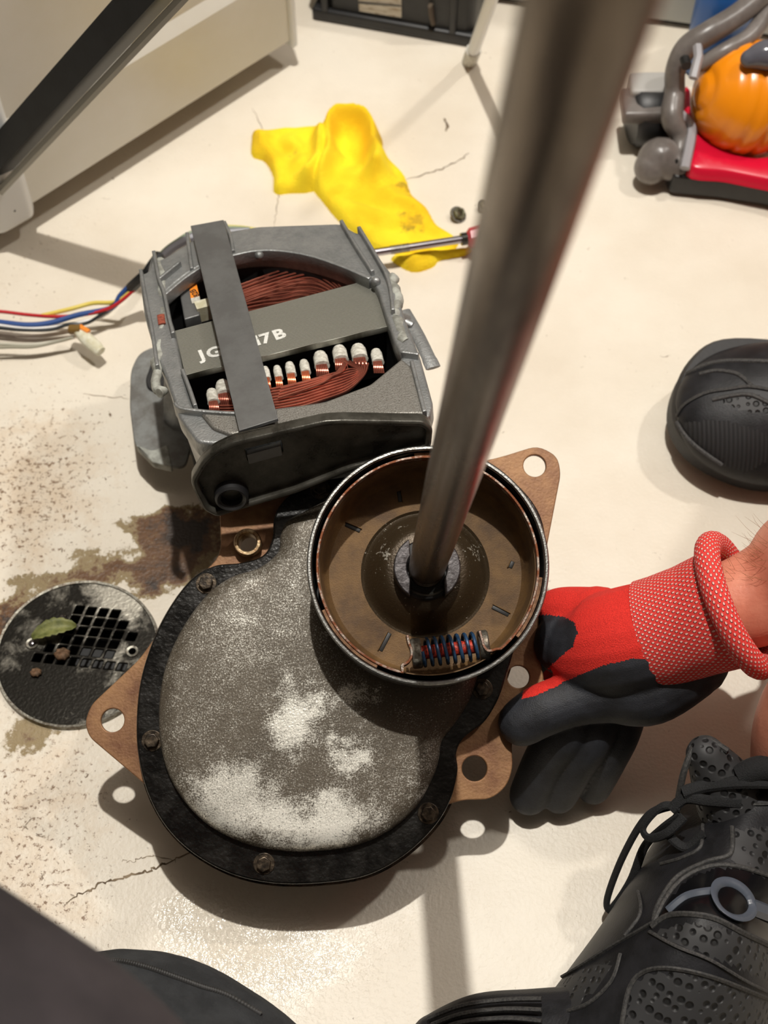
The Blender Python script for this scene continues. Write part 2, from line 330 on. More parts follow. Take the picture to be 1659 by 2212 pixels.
# ------------------------------------------------------------------ the room
def xy(px, py): p = PW(px, py, 0); return p[0], p[1]
def floor_material():
    m = bpy.data.materials.new('painted_concrete_floor'); m.use_nodes = True; nt = m.node_tree; b = nt.nodes['Principled BSDF']; N = nt.nodes.new; Lk = nt.links.new
    tc = N('ShaderNodeTexCoord'); V = tc.outputs['Object']
    def noise(sc, det=6, ro=.6, dist=0):
        n = N('ShaderNodeTexNoise'); n.inputs['Scale'].default_value = sc; n.inputs['Detail'].default_value = det; n.inputs['Roughness'].default_value = ro; n.inputs['Distortion'].default_value = dist; Lk(V, n.inputs['Vector']); return n.outputs[0]
    def rng_(v, a, b_, c=0, d=1):
        r = N('ShaderNodeMapRange'); r.inputs[1].default_value = a; r.inputs[2].default_value = b_; r.inputs[3].default_value = c; r.inputs[4].default_value = d; Lk(v, r.inputs[0]); return r.outputs[0]
    def mth(op, a, c):
        q = N('ShaderNodeMath'); q.operation = op
        for i, s in enumerate((a, c)):
            if isinstance(s, (int, float)): q.inputs[i].default_value = s
            else: Lk(s, q.inputs[i])
        return q.outputs[0]
    def mix(f, a, c):
        q = N('ShaderNodeMix'); q.data_type = 'RGBA'; Lk(f, q.inputs[0])
        for i, s in ((6, a), (7, c)):
            if isinstance(s, tuple): q.inputs[i].default_value = lin(s)
            else: Lk(s, q.inputs[i])
        return q.outputs[2]
    def bl(lst): return blobmask(nt, V, [(xy(px, py)[0], xy(px, py)[1], 0, rx, ry, 1, s)+((a,) if a else ()) for px, py, rx, ry, s, a in lst])
    big = noise(9, 4); mid = noise(45, 8, .7, .4); fine = noise(260, 6, .7)
    base = mix(rng_(big, .35, .65), (226, 218, 203), (216, 206, 189))
    # scuffed, dirt-speckled side towards the drain
    worn = bl([(60, 1050, .13, .17, .62, 0), (60, 1750, .12, .15, .55, 0), (20, 640, .08, .10, .3, 0), (100, 2000, .10, .05, .22, 0), (160, 490, .1, .02, .3, .75)])
    base = mix(mth('MULTIPLY', rng_(mth('ADD', mid, worn), .86, 1.2), .5), base, (196, 166, 130))
    sp = mth('ADD', fine, mth('MULTIPLY', worn, .30)); base = mix(rng_(sp, .70, .78), base, (128, 102, 78))
    sp2 = noise(110, 4, .75, 1.5); base = mix(rng_(mth('ADD', sp2, mth('MULTIPLY', worn, .10)), .69, .74), base, (112, 92, 70))
    # damp brown ring about the drain where the paint has gone
    damp = bl([(330, 1130, .045, .03, .62, 0), (400, 1180, .045, .045, .85, 0), (280, 1235, .06, .026, .8, -.25), (120, 1262, .05, .018, .6, .1), (30, 1330, .03, .02, .6, 0), (440, 1120, .03, .03, .5, 0), (15, 1400, .022, .06, .6, 0), (60, 1590, .045, .03, .5, 0), (170, 1413, .060, .060, .8, 0), (330, 1600, .03, .04, .35, 0), (10, 480, .05, .012, .5, .7), (330, 1010, .03, .012, .3, 0)])
    dn = mth('ADD', mth('ADD', mth('MULTIPLY', noise(28, 9, .72, .5), .9), damp), mth('MULTIPLY', mth('SUBTRACT', noise(140, 5, .7), .5), .5))
    base = mix(rng_(dn, .80, .88), base, (150, 132, 98))
    base = mix(rng_(dn, .98, 1.12), base, (98, 66, 36))
    base = mix(rng_(dn, 1.2, 1.45), base, (46, 32, 22))
    Lk(base, b.inputs['Base Color'])
    wet = bl([(560, 2060, .10, .055, .55, 0), (430, 1960, .05, .03, .3, 0), (900, 1940, .06, .05, .2, 0)])
    ro = mth('SUBTRACT', .46, mth('MULTIPLY', rng_(mth('ADD', wet, mth('MULTIPLY', noise(60, 5), .5)), .45, .8), .24))
    ro = mth('SUBTRACT', ro, mth('MULTIPLY', rng_(wet, .15, .5), .18)); Lk(ro, b.inputs['Roughness']); b.inputs['Specular IOR Level'].default_value = .5
    h = mth('ADD', mth('MULTIPLY', noise(420, 2, .5), mth('ADD', .5, mth('MULTIPLY', wet, 1.6))), mth('MULTIPLY', noise(90, 3), .5))
    h = mth('SUBTRACT', h, mth('MULTIPLY', rng_(dn, .78, 1.0), .9)); h = mth('ADD', h, mth('MULTIPLY', mth('MULTIPLY', worn, mid), 1.2))
    bp = N('ShaderNodeBump'); bp.inputs['Strength'].default_value = .55; bp.inputs['Distance'].default_value = .0012; Lk(h, bp.inputs['Height']); Lk(bp.outputs[0], b.inputs['Normal'])
    return m
m_floor = floor_material(); m_wall = pm('painted_wall', (92, 86, 80), rough=.8)
DR = PW(169, 1413, 0)
def slab(name, loops, z0, z1, mat):
    return tag(plate(name, loops, z0, z1, mat, bevel=0), kind='structure')
fl = slab('floor', [[(-2, -1.6), (2.2, -1.6), (2.2, 1.5), (-2, 1.5)], circ(DR[0], DR[1], .0475, 48)[::-1]], -.05, 0, m_floor)
for nm, b in (('wall_back', (-2, 2.2, 1.5, 1.56, 0, 2.3)), ('wall_front', (-2, 2.2, -1.66, -1.6, 0, 2.3)), ('wall_left', (-2.06, -2, -1.6, 1.5, 0, 2.3)), ('wall_right', (2.2, 2.26, -1.6, 1.5, 0, 2.3)), ('ceiling', (-2, 2.2, -1.6, 1.5, 2.3, 2.36))):
    tag(obj(nm, box(*b), m_wall, smooth=False), kind='structure')
# hairline cracks in the floor, thin filled seams
m_crack = pm('crack_dirt', (96, 80, 62), (150, 132, 108), 90, (.4, .6), .9)
def crack(pts, wd):
    q = cat([PW(x, y, 0)[:2] for x, y in pts], n=8); q = q+rng.normal(0, .0006, q.shape); V = []; Fc = []
    t = np.gradient(q, axis=0); t /= np.linalg.norm(t, axis=1)[:, None]; nn = np.stack([-t[:, 1], t[:, 0]], 1)
    for i, (p, d) in enumerate(zip(q, nn)):
        ww = wd*(.35+.9*rng.random())*math.sin(math.pi*(i+.6)/(len(q)+.2))**.5; V += [(*(p+d*ww), .0002), (*(p-d*ww), .0002)]
    Fc = [(2*i, 2*i+1, 2*i+3, 2*i+2) for i in range(len(q)-1)]
    o = obj('floor_crack', (V, Fc), m_crack); o.parent = fl
crack([(140, 1955), (175, 1932), (215, 1910), (262, 1897), (310, 1885), (345, 1872), (380, 1855), (425, 1838)], .0007)
crack([(380, 1862), (330, 1850), (290, 1858), (262, 1862)], .0003)
crack([(545, 235), (570, 290), (600, 400), (598, 440), (592, 490)], .0004)
crack([(860, 395), (920, 375), (960, 362), (1000, 340), (1012, 330)], .0006)
crack([(960, 255), (968, 270), (962, 285)], .0012)
crack([(180, 850), (230, 858), (280, 862)], .0003)

# ------------------------------------------------------------------ gearcase with drum and shaft
Ng = R @ -np.array([-37, 574, 2950.]); GO = C + ray(925, 1217)*.71
G = Frame(GO, (1, 0, 0), Ng)
g = thing('washer_gearcase', G, 'greasy washing machine gearcase with speckled metal cover, round drum and tall steel shaft', 'gearcase')
def GL(pts, h): return [G.L(x, y, h)[:2] for x, y in pts]
DZ = -.006; GX = Frame(G.W((0, 0, DZ)), G.X, G.N)
def GD(pts, h): return [GX.L(x, y, h)[:2] for x, y in pts]
flange_px = [(690, 1035), (650, 1052), (610, 1085), (592, 1120), (588, 1165), (568, 1200), (520, 1216), (465, 1222), (415, 1250), (368, 1310), (330, 1385), (304, 1470), (295, 1560), (300, 1640), (322, 1720), (362, 1790), (420, 1845), (500, 1888), (590, 1908), (690, 1908), (790, 1892), (870, 1850), (935, 1790), (972, 1730), (988, 1668), (986, 1625), (1004, 1592), (1045, 1560), (1076, 1510), (1098, 1445), (1120, 1380), (1165, 1300), (1180, 1200), (1165, 1110), (1110, 1040), (1040, 990), (940, 965), (820, 990), (750, 1015)]
flange = cat(GD(flange_px, -.046), True, 8)
cover_px = [(700, 1085), (655, 1108), (620, 1128), (606, 1160), (600, 1195), (560, 1228), (505, 1246), (452, 1282), (400, 1350), (362, 1430), (346, 1510), (346, 1590), (362, 1665), (400, 1732), (455, 1785), (530, 1822), (610, 1838), (690, 1838), (770, 1826), (840, 1795), (898, 1745), (935, 1680), (948, 1640), (955, 1600), (985, 1560), (1015, 1510), (1035, 1450), (1060, 1370), (1100, 1300), (1120, 1200), (1100, 1110), (1040, 1050), (940, 1010), (820, 1030), (750, 1060)]
cov = cat(GD(cover_px, -.045), True, 8)
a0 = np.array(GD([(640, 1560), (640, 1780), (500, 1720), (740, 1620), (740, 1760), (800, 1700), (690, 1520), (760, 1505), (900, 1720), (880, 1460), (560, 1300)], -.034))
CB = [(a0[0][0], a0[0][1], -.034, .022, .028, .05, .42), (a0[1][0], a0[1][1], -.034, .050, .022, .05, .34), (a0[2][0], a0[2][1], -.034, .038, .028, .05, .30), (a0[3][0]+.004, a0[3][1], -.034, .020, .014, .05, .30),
      (a0[4][0], a0[4][1], -.034, .034, .020, .05, .18), (a0[7][0], a0[7][1], -.034, .018, .013, .05, .26), (a0[8][0]+.004, a0[8][1], -.034, .007, .014, .05, .2), (a0[9][0], a0[9][1], -.034, .045, .045, .05, -.10), (a0[10][0], a0[10][1], -.034, .06, .06, .05, .05)]  # pale blobs: wiped metal and painted highlights; negative blob: painted drum shadow
m_cover = pm('sooty_wiped_metal_painted_light', (88, 80, 68), (246, 243, 232), 1300, (.53, .84), .5, .34, .3, metal2=.4, bump=.35, bscale=900, blobs=CB, detail=5)
_nt = m_cover.node_tree
def mottle(m, col, scale, thr, amount=1.0):
    """a second, larger patchiness over a material's colour"""
    nt = m.node_tree; b = nt.nodes['Principled BSDF']; src = b.inputs['Base Color'].links[0].from_socket; tc = [n for n in nt.nodes if n.type == 'TEX_COORD'][0]
    no = nt.nodes.new('ShaderNodeTexNoise'); no.inputs['Scale'].default_value = scale; no.inputs['Detail'].default_value = 5; nt.links.new(tc.outputs['Object'], no.inputs['Vector'])
    r = nt.nodes.new('ShaderNodeMapRange'); r.inputs[1].default_value, r.inputs[2].default_value = thr; r.inputs[4].default_value = amount; nt.links.new(no.outputs[0], r.inputs[0])
    mx = nt.nodes.new('ShaderNodeMix'); mx.data_type = 'RGBA'; mx.inputs[7].default_value = lin(col); nt.links.new(src, mx.inputs[6]); nt.links.new(r.outputs[0], mx.inputs[0]); nt.links.new(mx.outputs[2], b.inputs['Base Color'])
mottle(m_cover, (40, 34, 30), 1000, (.60, .67), .8)
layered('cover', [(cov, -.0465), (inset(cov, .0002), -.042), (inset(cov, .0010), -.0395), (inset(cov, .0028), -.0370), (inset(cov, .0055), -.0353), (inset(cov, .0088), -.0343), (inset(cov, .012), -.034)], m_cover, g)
plate('flange', [flange], -.050, -.0450, m_flange, g, bevel=.0012)
pan = inset(flange, -.0022)
layered('pan', [(inset(pan, .016), -.092), (inset(pan, .008), -.080), (inset(pan, .0015), -.062), (pan, -.0600), (pan, -.0572), (inset(pan, .001), -.0565), (inset(pan, .006), -.0560)], m_pan, g)
# mounting plate with its four ears
HP = -.0525
ear_px = [(300, 1425), (196, 1523), (183, 1560), (192, 1592), (310, 1692), (420, 1780), (800, 1800), (960, 1740), (1000, 1728), (1060, 1727), (1094, 1700), (1108, 1660), (1105, 1600), (1150, 1560), (1180, 1480), (1160, 1400), (1172, 1230), (1212, 1022), (1204, 985), (1162, 962), (1040, 1000), (900, 1000), (700, 1010), (600, 1040), (474, 1090), (478, 1200), (430, 1245)]
ears = fillet(GD(ear_px, HP), [.004, .008, .006, .008, .004, .01, .01, .01, .004, .008, .006, .006, .004, .008, .01, .006, .01, .006, .008, .008, .02, .02, .02, .01, .006, .008, .01])
def hole(x, y, rp, h): c = GX.L(x, y, h); return circ(c[0], c[1], rp*.000238, 28)[::-1]
plate('mounting_plate', [ears, hole(243, 1556, 27, HP), hole(1155, 1006, 27, HP), hole(1025, 1660, 29, HP), hole(1120, 1462, 26, HP), hole(535, 1173, 22, HP)], HP-.0035, HP, m_rust, g, bevel=.0006)
for x, y in ((445, 1260), (328, 1600), (570, 1866), (925, 1757), (1042, 1488), (692, 1056)):
    c = GX.L(x, y, -.044); hexa = circ(c[0], c[1], .0041, 6)
    th = random.random(); hexa = np.array([((p[0]-c[0])*math.cos(th)-(p[1]-c[1])*math.sin(th)+c[0], (p[0]-c[0])*math.sin(th)+(p[1]-c[1])*math.cos(th)+c[1]) for p in hexa])
    b = plate('bolt', [hexa], -.0452, -.0412, m_bolt, g, bevel=.0005)
    plate('washer', [circ(c[0], c[1], .0058, 24)], -.0454, -.0444, m_bolt, b, bevel=.0003)
c = GX.L(535, 1172, -.047); link('bushing', mesh('bushing', *lathe([(.0053, -.062), (.0053, -.0452), (.0058, -.0446), (.0072, -.0446), (.0077, -.0452), (.0077, -.062)], 32)), m_brass, g).location = (c[0], c[1], 0)
for o in g.children: o.location.z += DZ
for o in g.children: o.data.update()
# drum
RD = .0629
obj('drum', lathe([(.052, -.0415), (RD-.004, -.0395), (RD-.0008, -.035), (RD-.0006, -.004), (RD+.0002, -.0022), (RD+.0002, -.0006), (RD-.0005, 0), (RD-.0016, 0), (RD-.0022, -.0008), (RD-.0024, -.030)], 128), m_drum, g)
obj('drum_lining', lathe([(RD-.0027, -.0025), (RD-.0027, -.038), (.054, -.0385)], 96), m_blackin, g)
dish = obj('dish', lathe([(.0574, -.0095), (.0568, -.0095), (.0560, -.026), (.0545, -.0335), (.0525, -.0358), (.040, -.0362), (.0352, -.0362)], 128), m_dish, g)
obj('dome', lathe([(.0352, -.0362), (.0338, -.0372), (.0322, -.0366), (.030, -.0330), (.027, -.0286), (.0245, -.0262), (.0225, -.0242), (.0200, -.0232), (.0120, -.0228), (.004, -.0228)], 96), m_dish2, dish)
# brake band with hooked ends
def arc(r, a, b, n): return [(r*math.cos(math.radians(t)), r*math.sin(math.radians(t))) for t in np.linspace(a, b, n)]
def strip(path, th):
    p = np.array(path); t = np.gradient(p, axis=0); t /= np.linalg.norm(t, axis=1)[:, None]; nn = np.stack([-t[:, 1], t[:, 0]], 1)*th/2
    return np.vstack([p+nn, (p-nn)[::-1]])
left_hook = cat(GL([(868, 1437), (880, 1431), (888, 1420), (889, 1404), (883, 1388), (880, 1372)], -.004), n=5)
right_hook = cat(GL([(1036, 1363), (1041, 1380), (1046, 1397), (1056, 1406), (1072, 1402)], -.004), n=5)
path = np.vstack([right_hook, arc(.0578, -50, 256, 150), left_hook])
plate('brake_band', [strip(path, .0014)], -.013, -.0035, m_band, g, bevel=.0003)
for a, b in ((203, 243), (-40, -7), (76, 96)): plate('brake_lining', [strip(np.array(arc(.0594, a, b, 24)), .0019)], -.013, -.0042, m_lining, g, bevel=.0003)
s0, s1 = np.array(G.L(903, 1411, -.0125)), np.array(G.L(1037, 1395, -.0125)); ax = (s1-s0)/np.linalg.norm(s1-s0); Ls = np.linalg.norm(s1-s0)
SF = Frame(s0, (0, 0, 1), ax)
hel = [SF.W((.0070*math.cos(t), .0070*math.sin(t), .002+(Ls-.004)*t/(2*math.pi*7.2))) for t in np.linspace(0, 2*math.pi*7.2, 220)]
sp = obj('coil_spring', tube(hel, .00098, 8), m_blue, g)
for o_ in (-.0035, Ls-.0008): obj('spring_seat', xf(lathe([(.0005, 0), (.0074, 0), (.0080, .0008), (.0080, .0045), (.0074, .0052), (.0005, .0052)], 32), Frame(SF.W((0, 0, o_)), (0, 0, 1), ax)), m_zinc, sp)
obj('glove_red_stand_in', xf(lathe([(.0002, 0), (.0036, 0), (.0036, Ls-.002), (.0002, Ls-.002)], 20), SF), m_glovehint, sp)  # added red cylinder, stands in for the glove's red behind the spring
# lanced slots and chips in the dish
for x, y, ang, l in ((1081, 1320, -28, .010), (832, 1387, 62, .011), (762, 1140, -24, .009), (863, 1073, -82, .006), (1105, 1220, 65, .004)):
    c = G.L(x, y, -.036); bb = rbox('slot', (-l/2, l/2, -.0011, .0011, -.0003, .0004), m_dark, g, bev=.0003)
    bb.location = c; bb.rotation_euler = (0, 0, math.radians(ang))
    b2 = rbox('slot_lip', (-l/2-.0004, l/2+.0004, .0011, .0017, -.0004, .0012), m_dish, g, bev=.0003); b2.location = c; b2.rotation_euler = (0, 0, math.radians(ang))
# collar halves, retaining ring, shaft
for sgn in (1, -1):
    pts = [(sgn*.0178*math.cos(t), .0178*math.sin(t)) for t in np.linspace(-1.02, 1.02, 22)]
    pts += [(sgn*.0106*math.cos(t), .0106*math.sin(t)) for t in np.linspace(.62, -.62, 10)]
    plate('collar_half', [pts], -.0235, -.0125, m_hub, g, bevel=.0008)
obj('retaining_ring', tube([(.0135*math.cos(t), .0135*math.sin(t), -.0218) for t in np.linspace(-2.6, -.9, 20)], .0013, 8), m_darksteel, g)
obj('washer_plate', lathe([(.0098, -.0222), (.0098, -.0212), (.0158, -.0212), (.0166, -.0220)], 48), m_dark, g)
rs = .0099
pr = [(rs-.001, -.03)]
for z in (-.018, -.015, -.0115): pr += [(rs-.0002, z-.0008), (rs-.0011, z-.0003), (rs-.0011, z+.0003), (rs-.0002, z+.0008)]
pr += [(rs-.0002, .0462), (rs-.0006, .0466), (rs, .0472), (rs, .1), (rs, .2), (rs, .3), (rs, .4), (rs, .565), (rs-.001, .567), (.0001, .567)]
obj('shaft', lathe(pr, 48), m_shaft, g)

# ------------------------------------------------------------------ motor
Xm = np.array([.948, .317, 0]); Ym = np.array([-.317, .948, 0]); th = math.radians(12); Nm = np.cross(Xm, math.cos(th)*Ym-np.array([0, 0, math.sin(th)]))
MF = Frame(PW(600, 760, .172), Xm, Nm)
mo = thing('electric_motor', MF, 'grey cast aluminium electric motor with exposed copper windings and steel strap across it', 'motor')
def ML(pts, h=0): return [MF.L(x, y, h)[:2] for x, y in pts]
outer_px = [(300, 592), (318, 588), (327, 550), (345, 562), (410, 522), (440, 505), (485, 500), (560, 488), (735, 482), (752, 492), (765, 500), (782, 505), (846, 590), (876, 690), (908, 770), (936, 872), (928, 901), (860, 908), (700, 930), (560, 948), (470, 958), (425, 955), (385, 900), (360, 820), (336, 760), (312, 680)]
outer = fillet(ML(outer_px), .003)
hole_px = [(356, 640), (368, 622), (410, 588), (455, 565), (510, 550), (570, 545), (640, 552), (710, 570), (770, 595), (808, 614), (832, 680), (852, 740), (866, 772), (842, 800), (795, 832), (740, 856), (690, 868), (600, 880), (520, 892), (440, 888), (422, 884), (408, 850), (396, 805), (378, 715), (364, 672)]
openg = cat(ML(hole_px), True, 4)
plate('end_frame', [outer, openg[::-1]], -.012, 0, m_castal, mo, bevel=.0018, res=3)
hs_ = layered('housing', [(inset(outer, .028), -.140), (inset(outer, .022), -.12), (inset(outer, .010), -.075), (inset(outer, .004), -.04), (inset(outer, .0015), -.012)], m_castal, mo, cap=False)
_y0 = min(v.co.y for v in hs_.data.vertices)
for v in hs_.data.vertices: v.co.z = max(v.co.z, -.045-.9*max(0, v.co.y-_y0-.022))
layered('inner_wall', [(inset(openg, .004), -.055), (openg, -.011)], m_blackin, mo, cap=False)
# raised ribs and bosses on the casting
def rib(pts, wd, z0=-.006, z1=.004, mat=m_castal, name='rib'):
    return plate(name, [strip(np.array(cat(ML(pts), n=6)), wd)], z0, z1, mat, mo, bevel=.0007)
rib([(355, 642), (410, 597), (470, 566), (560, 545), (650, 552), (730, 576), (800, 606)], .0028, z1=.0022)
for q in ([(334, 552), (345, 610), (356, 640), (366, 690), (376, 730)], [(306, 592), (318, 660), (330, 720), (342, 800)], [(486, 488), (500, 520), (505, 552)], [(406, 512), (412, 560), (416, 590)],
          [(738, 486), (770, 540), (806, 596)], [(776, 500), (812, 560), (840, 615), (850, 680)], [(345, 612), (390, 575)], [(380, 880), (400, 893), (500, 902), (600, 900)], [(396, 808), (412, 850), (424, 886)], [(890, 790), (905, 850), (918, 900)], [(868, 770), (905, 775)]):
    rib(q, .0022)
for sx, sy, r_ in ((560, 552, .0028), (812, 608, .003)): obj('boss', xf(sphere((0, 0, 0), r_), Frame(MF.W(MF.L(sx, sy, 0)))), m_castal) if 0 else link('boss', mesh('boss', *sphere(MF.L(sx, sy, .001), r_)), m_castal, mo)
# sooty corner of the casting
plate('sloping_shoulder', [fillet(ML([(430, 893), (520, 900), (700, 874), (800, 836), (868, 780), (892, 800), (920, 900), (700, 905), (560, 935), (500, 945), (460, 930)]), .002)], -.003, .0022, m_speck, mo, bevel=.0016)
# lamination stack
band = ML([(378, 716), (805, 603), (838, 706), (400, 812)], -.006)
bmn = MF.L(600, 690, 0)
plate('lamination_stack', [band], -.0095, -.0055, m_lam, mo, bevel=.0003)
plate('stack_core', [inset(np.array(band), .005)], -.045, -.0096, m_blackin, mo, bevel=.0003)
def text(name, body, at, size, mat, parent, angle=0, fr=None, extr=.0001, bold=.012):
    cu = bpy.data.curves.new(name, 'FONT'); cu.body = body; cu.size = size; cu.extrude = extr; cu.align_x = 'CENTER'; cu.align_y = 'CENTER'; cu.offset = size*bold; cu.resolution_u = 3
    o = bpy.data.objects.new(name, cu); S.collection.objects.link(o); me = bpy.data.meshes.new_from_object(o.evaluated_get(bpy.context.evaluated_depsgraph_get()))
    bpy.data.objects.remove(o); me.materials.clear(); me.transform(Matrix.Translation(at) @ Matrix.Rotation(math.radians(angle), 4, 'Z')); return link(name, me, mat, parent, fr, smooth=False)
for body, x, y in (('J', 436, 768), ('G', 463, 762), ('1', 556, 737), ('7', 574, 732), ('B', 603, 723)):
    p = MF.L(x, y, -.0054); o = text('stamped_mark', body, (p[0], p[1], -.0053), .0125, m_ink, mo, 2, bold=.035)
# rotor bay: dark drum under the coils
obj('rotor', xf(tube([MF.L(600, 600, -.066), MF.L(640, 800, -.066)], .030, 32), WF), m_darksteel, mo)
def arcpts(pts, h0, h1, off, n=7):
    q = [MF.L(x, y+off, h0+(h1-h0)*i/(len(pts)-1)) for i, (x, y) in enumerate(pts)]; return cat(q, n=n)
ups = [[(500, 622), (560, 600), (620, 580), (670, 570), (710, 588), (742, 618)], [(500, 640), (560, 618), (620, 606), (680, 604), (720, 622)], [(490, 655), (560, 640), (610, 634), (650, 626), (700, 634)]]
for gi, base in enumerate(ups):
    for k in range(6 if gi == 0 else 4):
        for lay in range(2):
            pts = arcpts(base, -.014-.004*lay-.001*gi, -.013-.004*lay, k*7.6+gi*2+lay*3.8+random.uniform(-.6, .6)); pts += rng.normal(0, .00003, pts.shape)
            obj('winding', tube(pts, .00062, 7), m_copper, mo)
for k in range(9):
    for lay in range(2):
        x1 = 790+random.uniform(-8, 8); pts = arcpts([(455+k*3, 895-k*6), (560, 892-k*6+lay*3), (640, 880-k*6.4+lay*3), (700, 862-k*6.2+lay*3), (750, 843-k*5.6+lay*3), (785-k*2, 812-k*2), (795-k*8, 785-k)], -.013-.004*lay, -.010, 0)
        obj('winding', tube(pts, .00062, 7), m_copper, mo)
for k in range(4):
    pts = arcpts([(600+k*2, 860-k*7), (690, 830-k*4), (725+k*3, 806), (742+k*2, 786)], -.010, -.0095, 0); obj('winding', tube(pts, .00062, 7), m_copper, mo)
sl = [(460, 862, 24), (483, 845, 30), (575, 812, 17), (601, 810, 17), (628, 803, 20), (659, 798, 20), (694, 783, 30), (735, 770, 30), (776, 768, 32), (815, 776, 24)]
for x, y, wpx in sl:
    r_ = wpx*.00026/1.75; p0, p1 = np.array(MF.L(x-2, y-11, -.013)), np.array(MF.L(x+2, y+8, -.011))
    s_ = obj('coil_sleeve', tube(cat([p0-(p1-p0)*.25, p0, p1]), [r_*.55]+[r_*.8]*5+[r_*.95]*6+[r_], 14, ry=[r_*.5]+[r_*.75]*12), m_white, mo)
    for k in range(max(3, int(wpx/4))):
        u = (k+.5)/max(3, int(wpx/4))-.5
        q = cat([MF.L(x+u*wpx*.8, y+4, -.010), MF.L(x+2+u*wpx*.9, y+16, -.0105), MF.L(x+4+u*wpx, y+30, -.013)], n=4)
        obj('winding', tube(q, .00055, 6), m_copper2 if wpx < 22 else m_copper, mo)
# switch block with orange label
c = MF.L(398, 648, -.012)
sb = plate('switch_block', [fillet(ML([(385, 618), (418, 610), (432, 680), (398, 690)], -.008), .001)], -.022, -.008, m_strap, mo, bevel=.0008)
plate('orange_label', [fillet(ML([(408, 614), (424, 611), (431, 640), (412, 645)], -.0078), .0006)], -.008, -.0076, m_orange, sb, bevel=.0001)
plate('white_label_band', [ML([(412, 645), (431, 640), (433, 650), (415, 656)], -.0078)], -.008, -.0076, m_white, sb, bevel=.0001)
p = MF.L(421, 633, -.0075); text('black_label_number', '82B', (p[0], p[1], -.0075), .0052, m_print, sb, 100)
obj('clear_connector', box(*(lambda a: (a[0]-.004, a[0]+.005, a[1]-.004, a[1]+.004, -.016, -.006))(MF.L(436, 656, -.006))), m_clear, mo, smooth=False)
# strap
st = ML([(413, 495), (484, 482), (602, 912), (518, 938)], .004)
plate('strap', [st], .0046, .0066, m_strap, mo, bevel=.0004)
# near-end bracket, a dished dark plate standing at the end of the motor
ka, kc_ = MF.L(462, 962, 0), MF.L(925, 903, 0); du = (kc_-ka)/np.linalg.norm(kc_-ka)
kx = du@MF.B; kn = np.array((du[1], -du[0], 0))@MF.B; KO = MF.W((ka+kc_)/2)+kn*.0065; KF = Frame(KO, kx, kn)
kb = np.array([KF.B@(MF.B.T@np.array(v)) for v in np.eye(3)])  # motor axes in bracket axes
def KL(x, y, h=0): return MF.loc(KF.W(KF.L(x, y, h)))
bm_px = [(418, 1052), (412, 1030), (436, 990), (460, 968), (500, 948), (600, 925), (700, 902), (740, 900), (915, 903), (934, 918), (930, 960), (860, 985), (760, 1010), (640, 1058), (500, 1100), (470, 1110), (440, 1095)]
bo = fillet([KF.L(x, y)[:2] for x, y in bm_px], .003); so = fillet([KF.L(x, y)[:2] for x, y in ((529, 975), (608, 956), (612, 980), (536, 1000))], .0008)
def inmo(o):   # bracket pieces are built on the bracket plane, then hung on the motor
    o.parent = mo; o.matrix_parent_inverse = Matrix.Identity(4); o.matrix_local = MF.mat().inverted() @ KF.mat(); return o
def in2(bb): return [p for p in bb]
br = inmo(plate('end_bracket', [bo, so[::-1]], -.004, -.0015, m_darksteel, None, bevel=.0006))
m_i = inset(bo, .0035)
plate('bracket_rim', [bo, m_i[::-1]], -.004, .0032, m_darksteel, br, bevel=.0014)
plate('slot_insert', [fillet([KF.L(x, y, -.002)[:2] for x, y in ((533, 979), (606, 959), (610, 980), (538, 999))], .0005)], -.004, -.0006, m_strap, br, bevel=.0003)
c = KF.L(500, 1068, 0)
rb = link('rubber_mount', mesh('rubber_mount', *lathe([(.001, -.002), (.0055, -.002), (.006, .003), (.0078, .0045), (.009, .0035), (.0095, -.002)], 32)), m_blackpl, br); rb.location = (c[0], c[1], 0)
# flat grey mounting tab beneath and lever on the far side
gb = Frame(PW(330, 870, .03))
t = thing('metal_tab', gb, 'flat grey metal tab with a worn lower end under the left side of the motor', 'bracket')
TL = lambda q, h=0: [gb.L(x, y, h)[:2] for x, y in q]
plate('tab', [fillet(TL([(282, 800), (300, 762), (340, 745), (400, 760), (430, 900), (400, 1010), (350, 1005), (318, 990), (290, 960), (280, 880)]), .006)], -.003, 0, pm('flat_grey_sheet', (128, 130, 128), (104, 102, 98), 60, rough=.55, metal=.4, bump=.3), t)
plate('torn_edge', [fillet(TL([(292, 962), (330, 975), (362, 962), (372, 1010), (330, 1000)]), .002)], -.006, .001, m_paste, t)
plate('keyhole_rim', [fillet(TL([(314, 820), (330, 775), (352, 790), (360, 840), (335, 846), (318, 838)], .002), .003)], -.0005, .0022, m_blackpl, t)
for q, r_ in (([(846, 600), (858, 650), (855, 690), (875, 740)], .0032), ([(344, 560), (350, 700), (340, 800), (345, 850)], .0028)):
    obj('dried_paste', tube(cat([MF.L(x, y, -.002) for x, y in q])+rng.normal(0, .0008, (19, 3)), r_, 10), m_paste, mo)
obj('rust_patch', tube([MF.L(347, 680, .0008), MF.L(350, 700, .0008)], .0022, 10, ry=.0006, up=tuple((0, 0, 1))), pm('rust_brown', (150, 74, 52), (110, 50, 36), 600, rough=.8, bump=.6, bscale=900), mo)
LV = cat([MF.L(872, 672, -.03), MF.L(900, 720, -.032), MF.L(922, 765, -.034), MF.L(936, 795, -.036)], n=5)
obj('lever_arm', tube([MF.L(862, 690, -.028), MF.L(890, 704, -.031)], .003, 10), m_castal, mo)
obj('lever_pin', tube([MF.L(845, 680, -.02), MF.L(880, 690, -.03)], .003, 10), m_castal, mo)
obj('side_lever', tube(LV, [.0042]*12+[.0046]*4, 8, ry=.0012), m_castal, mo)

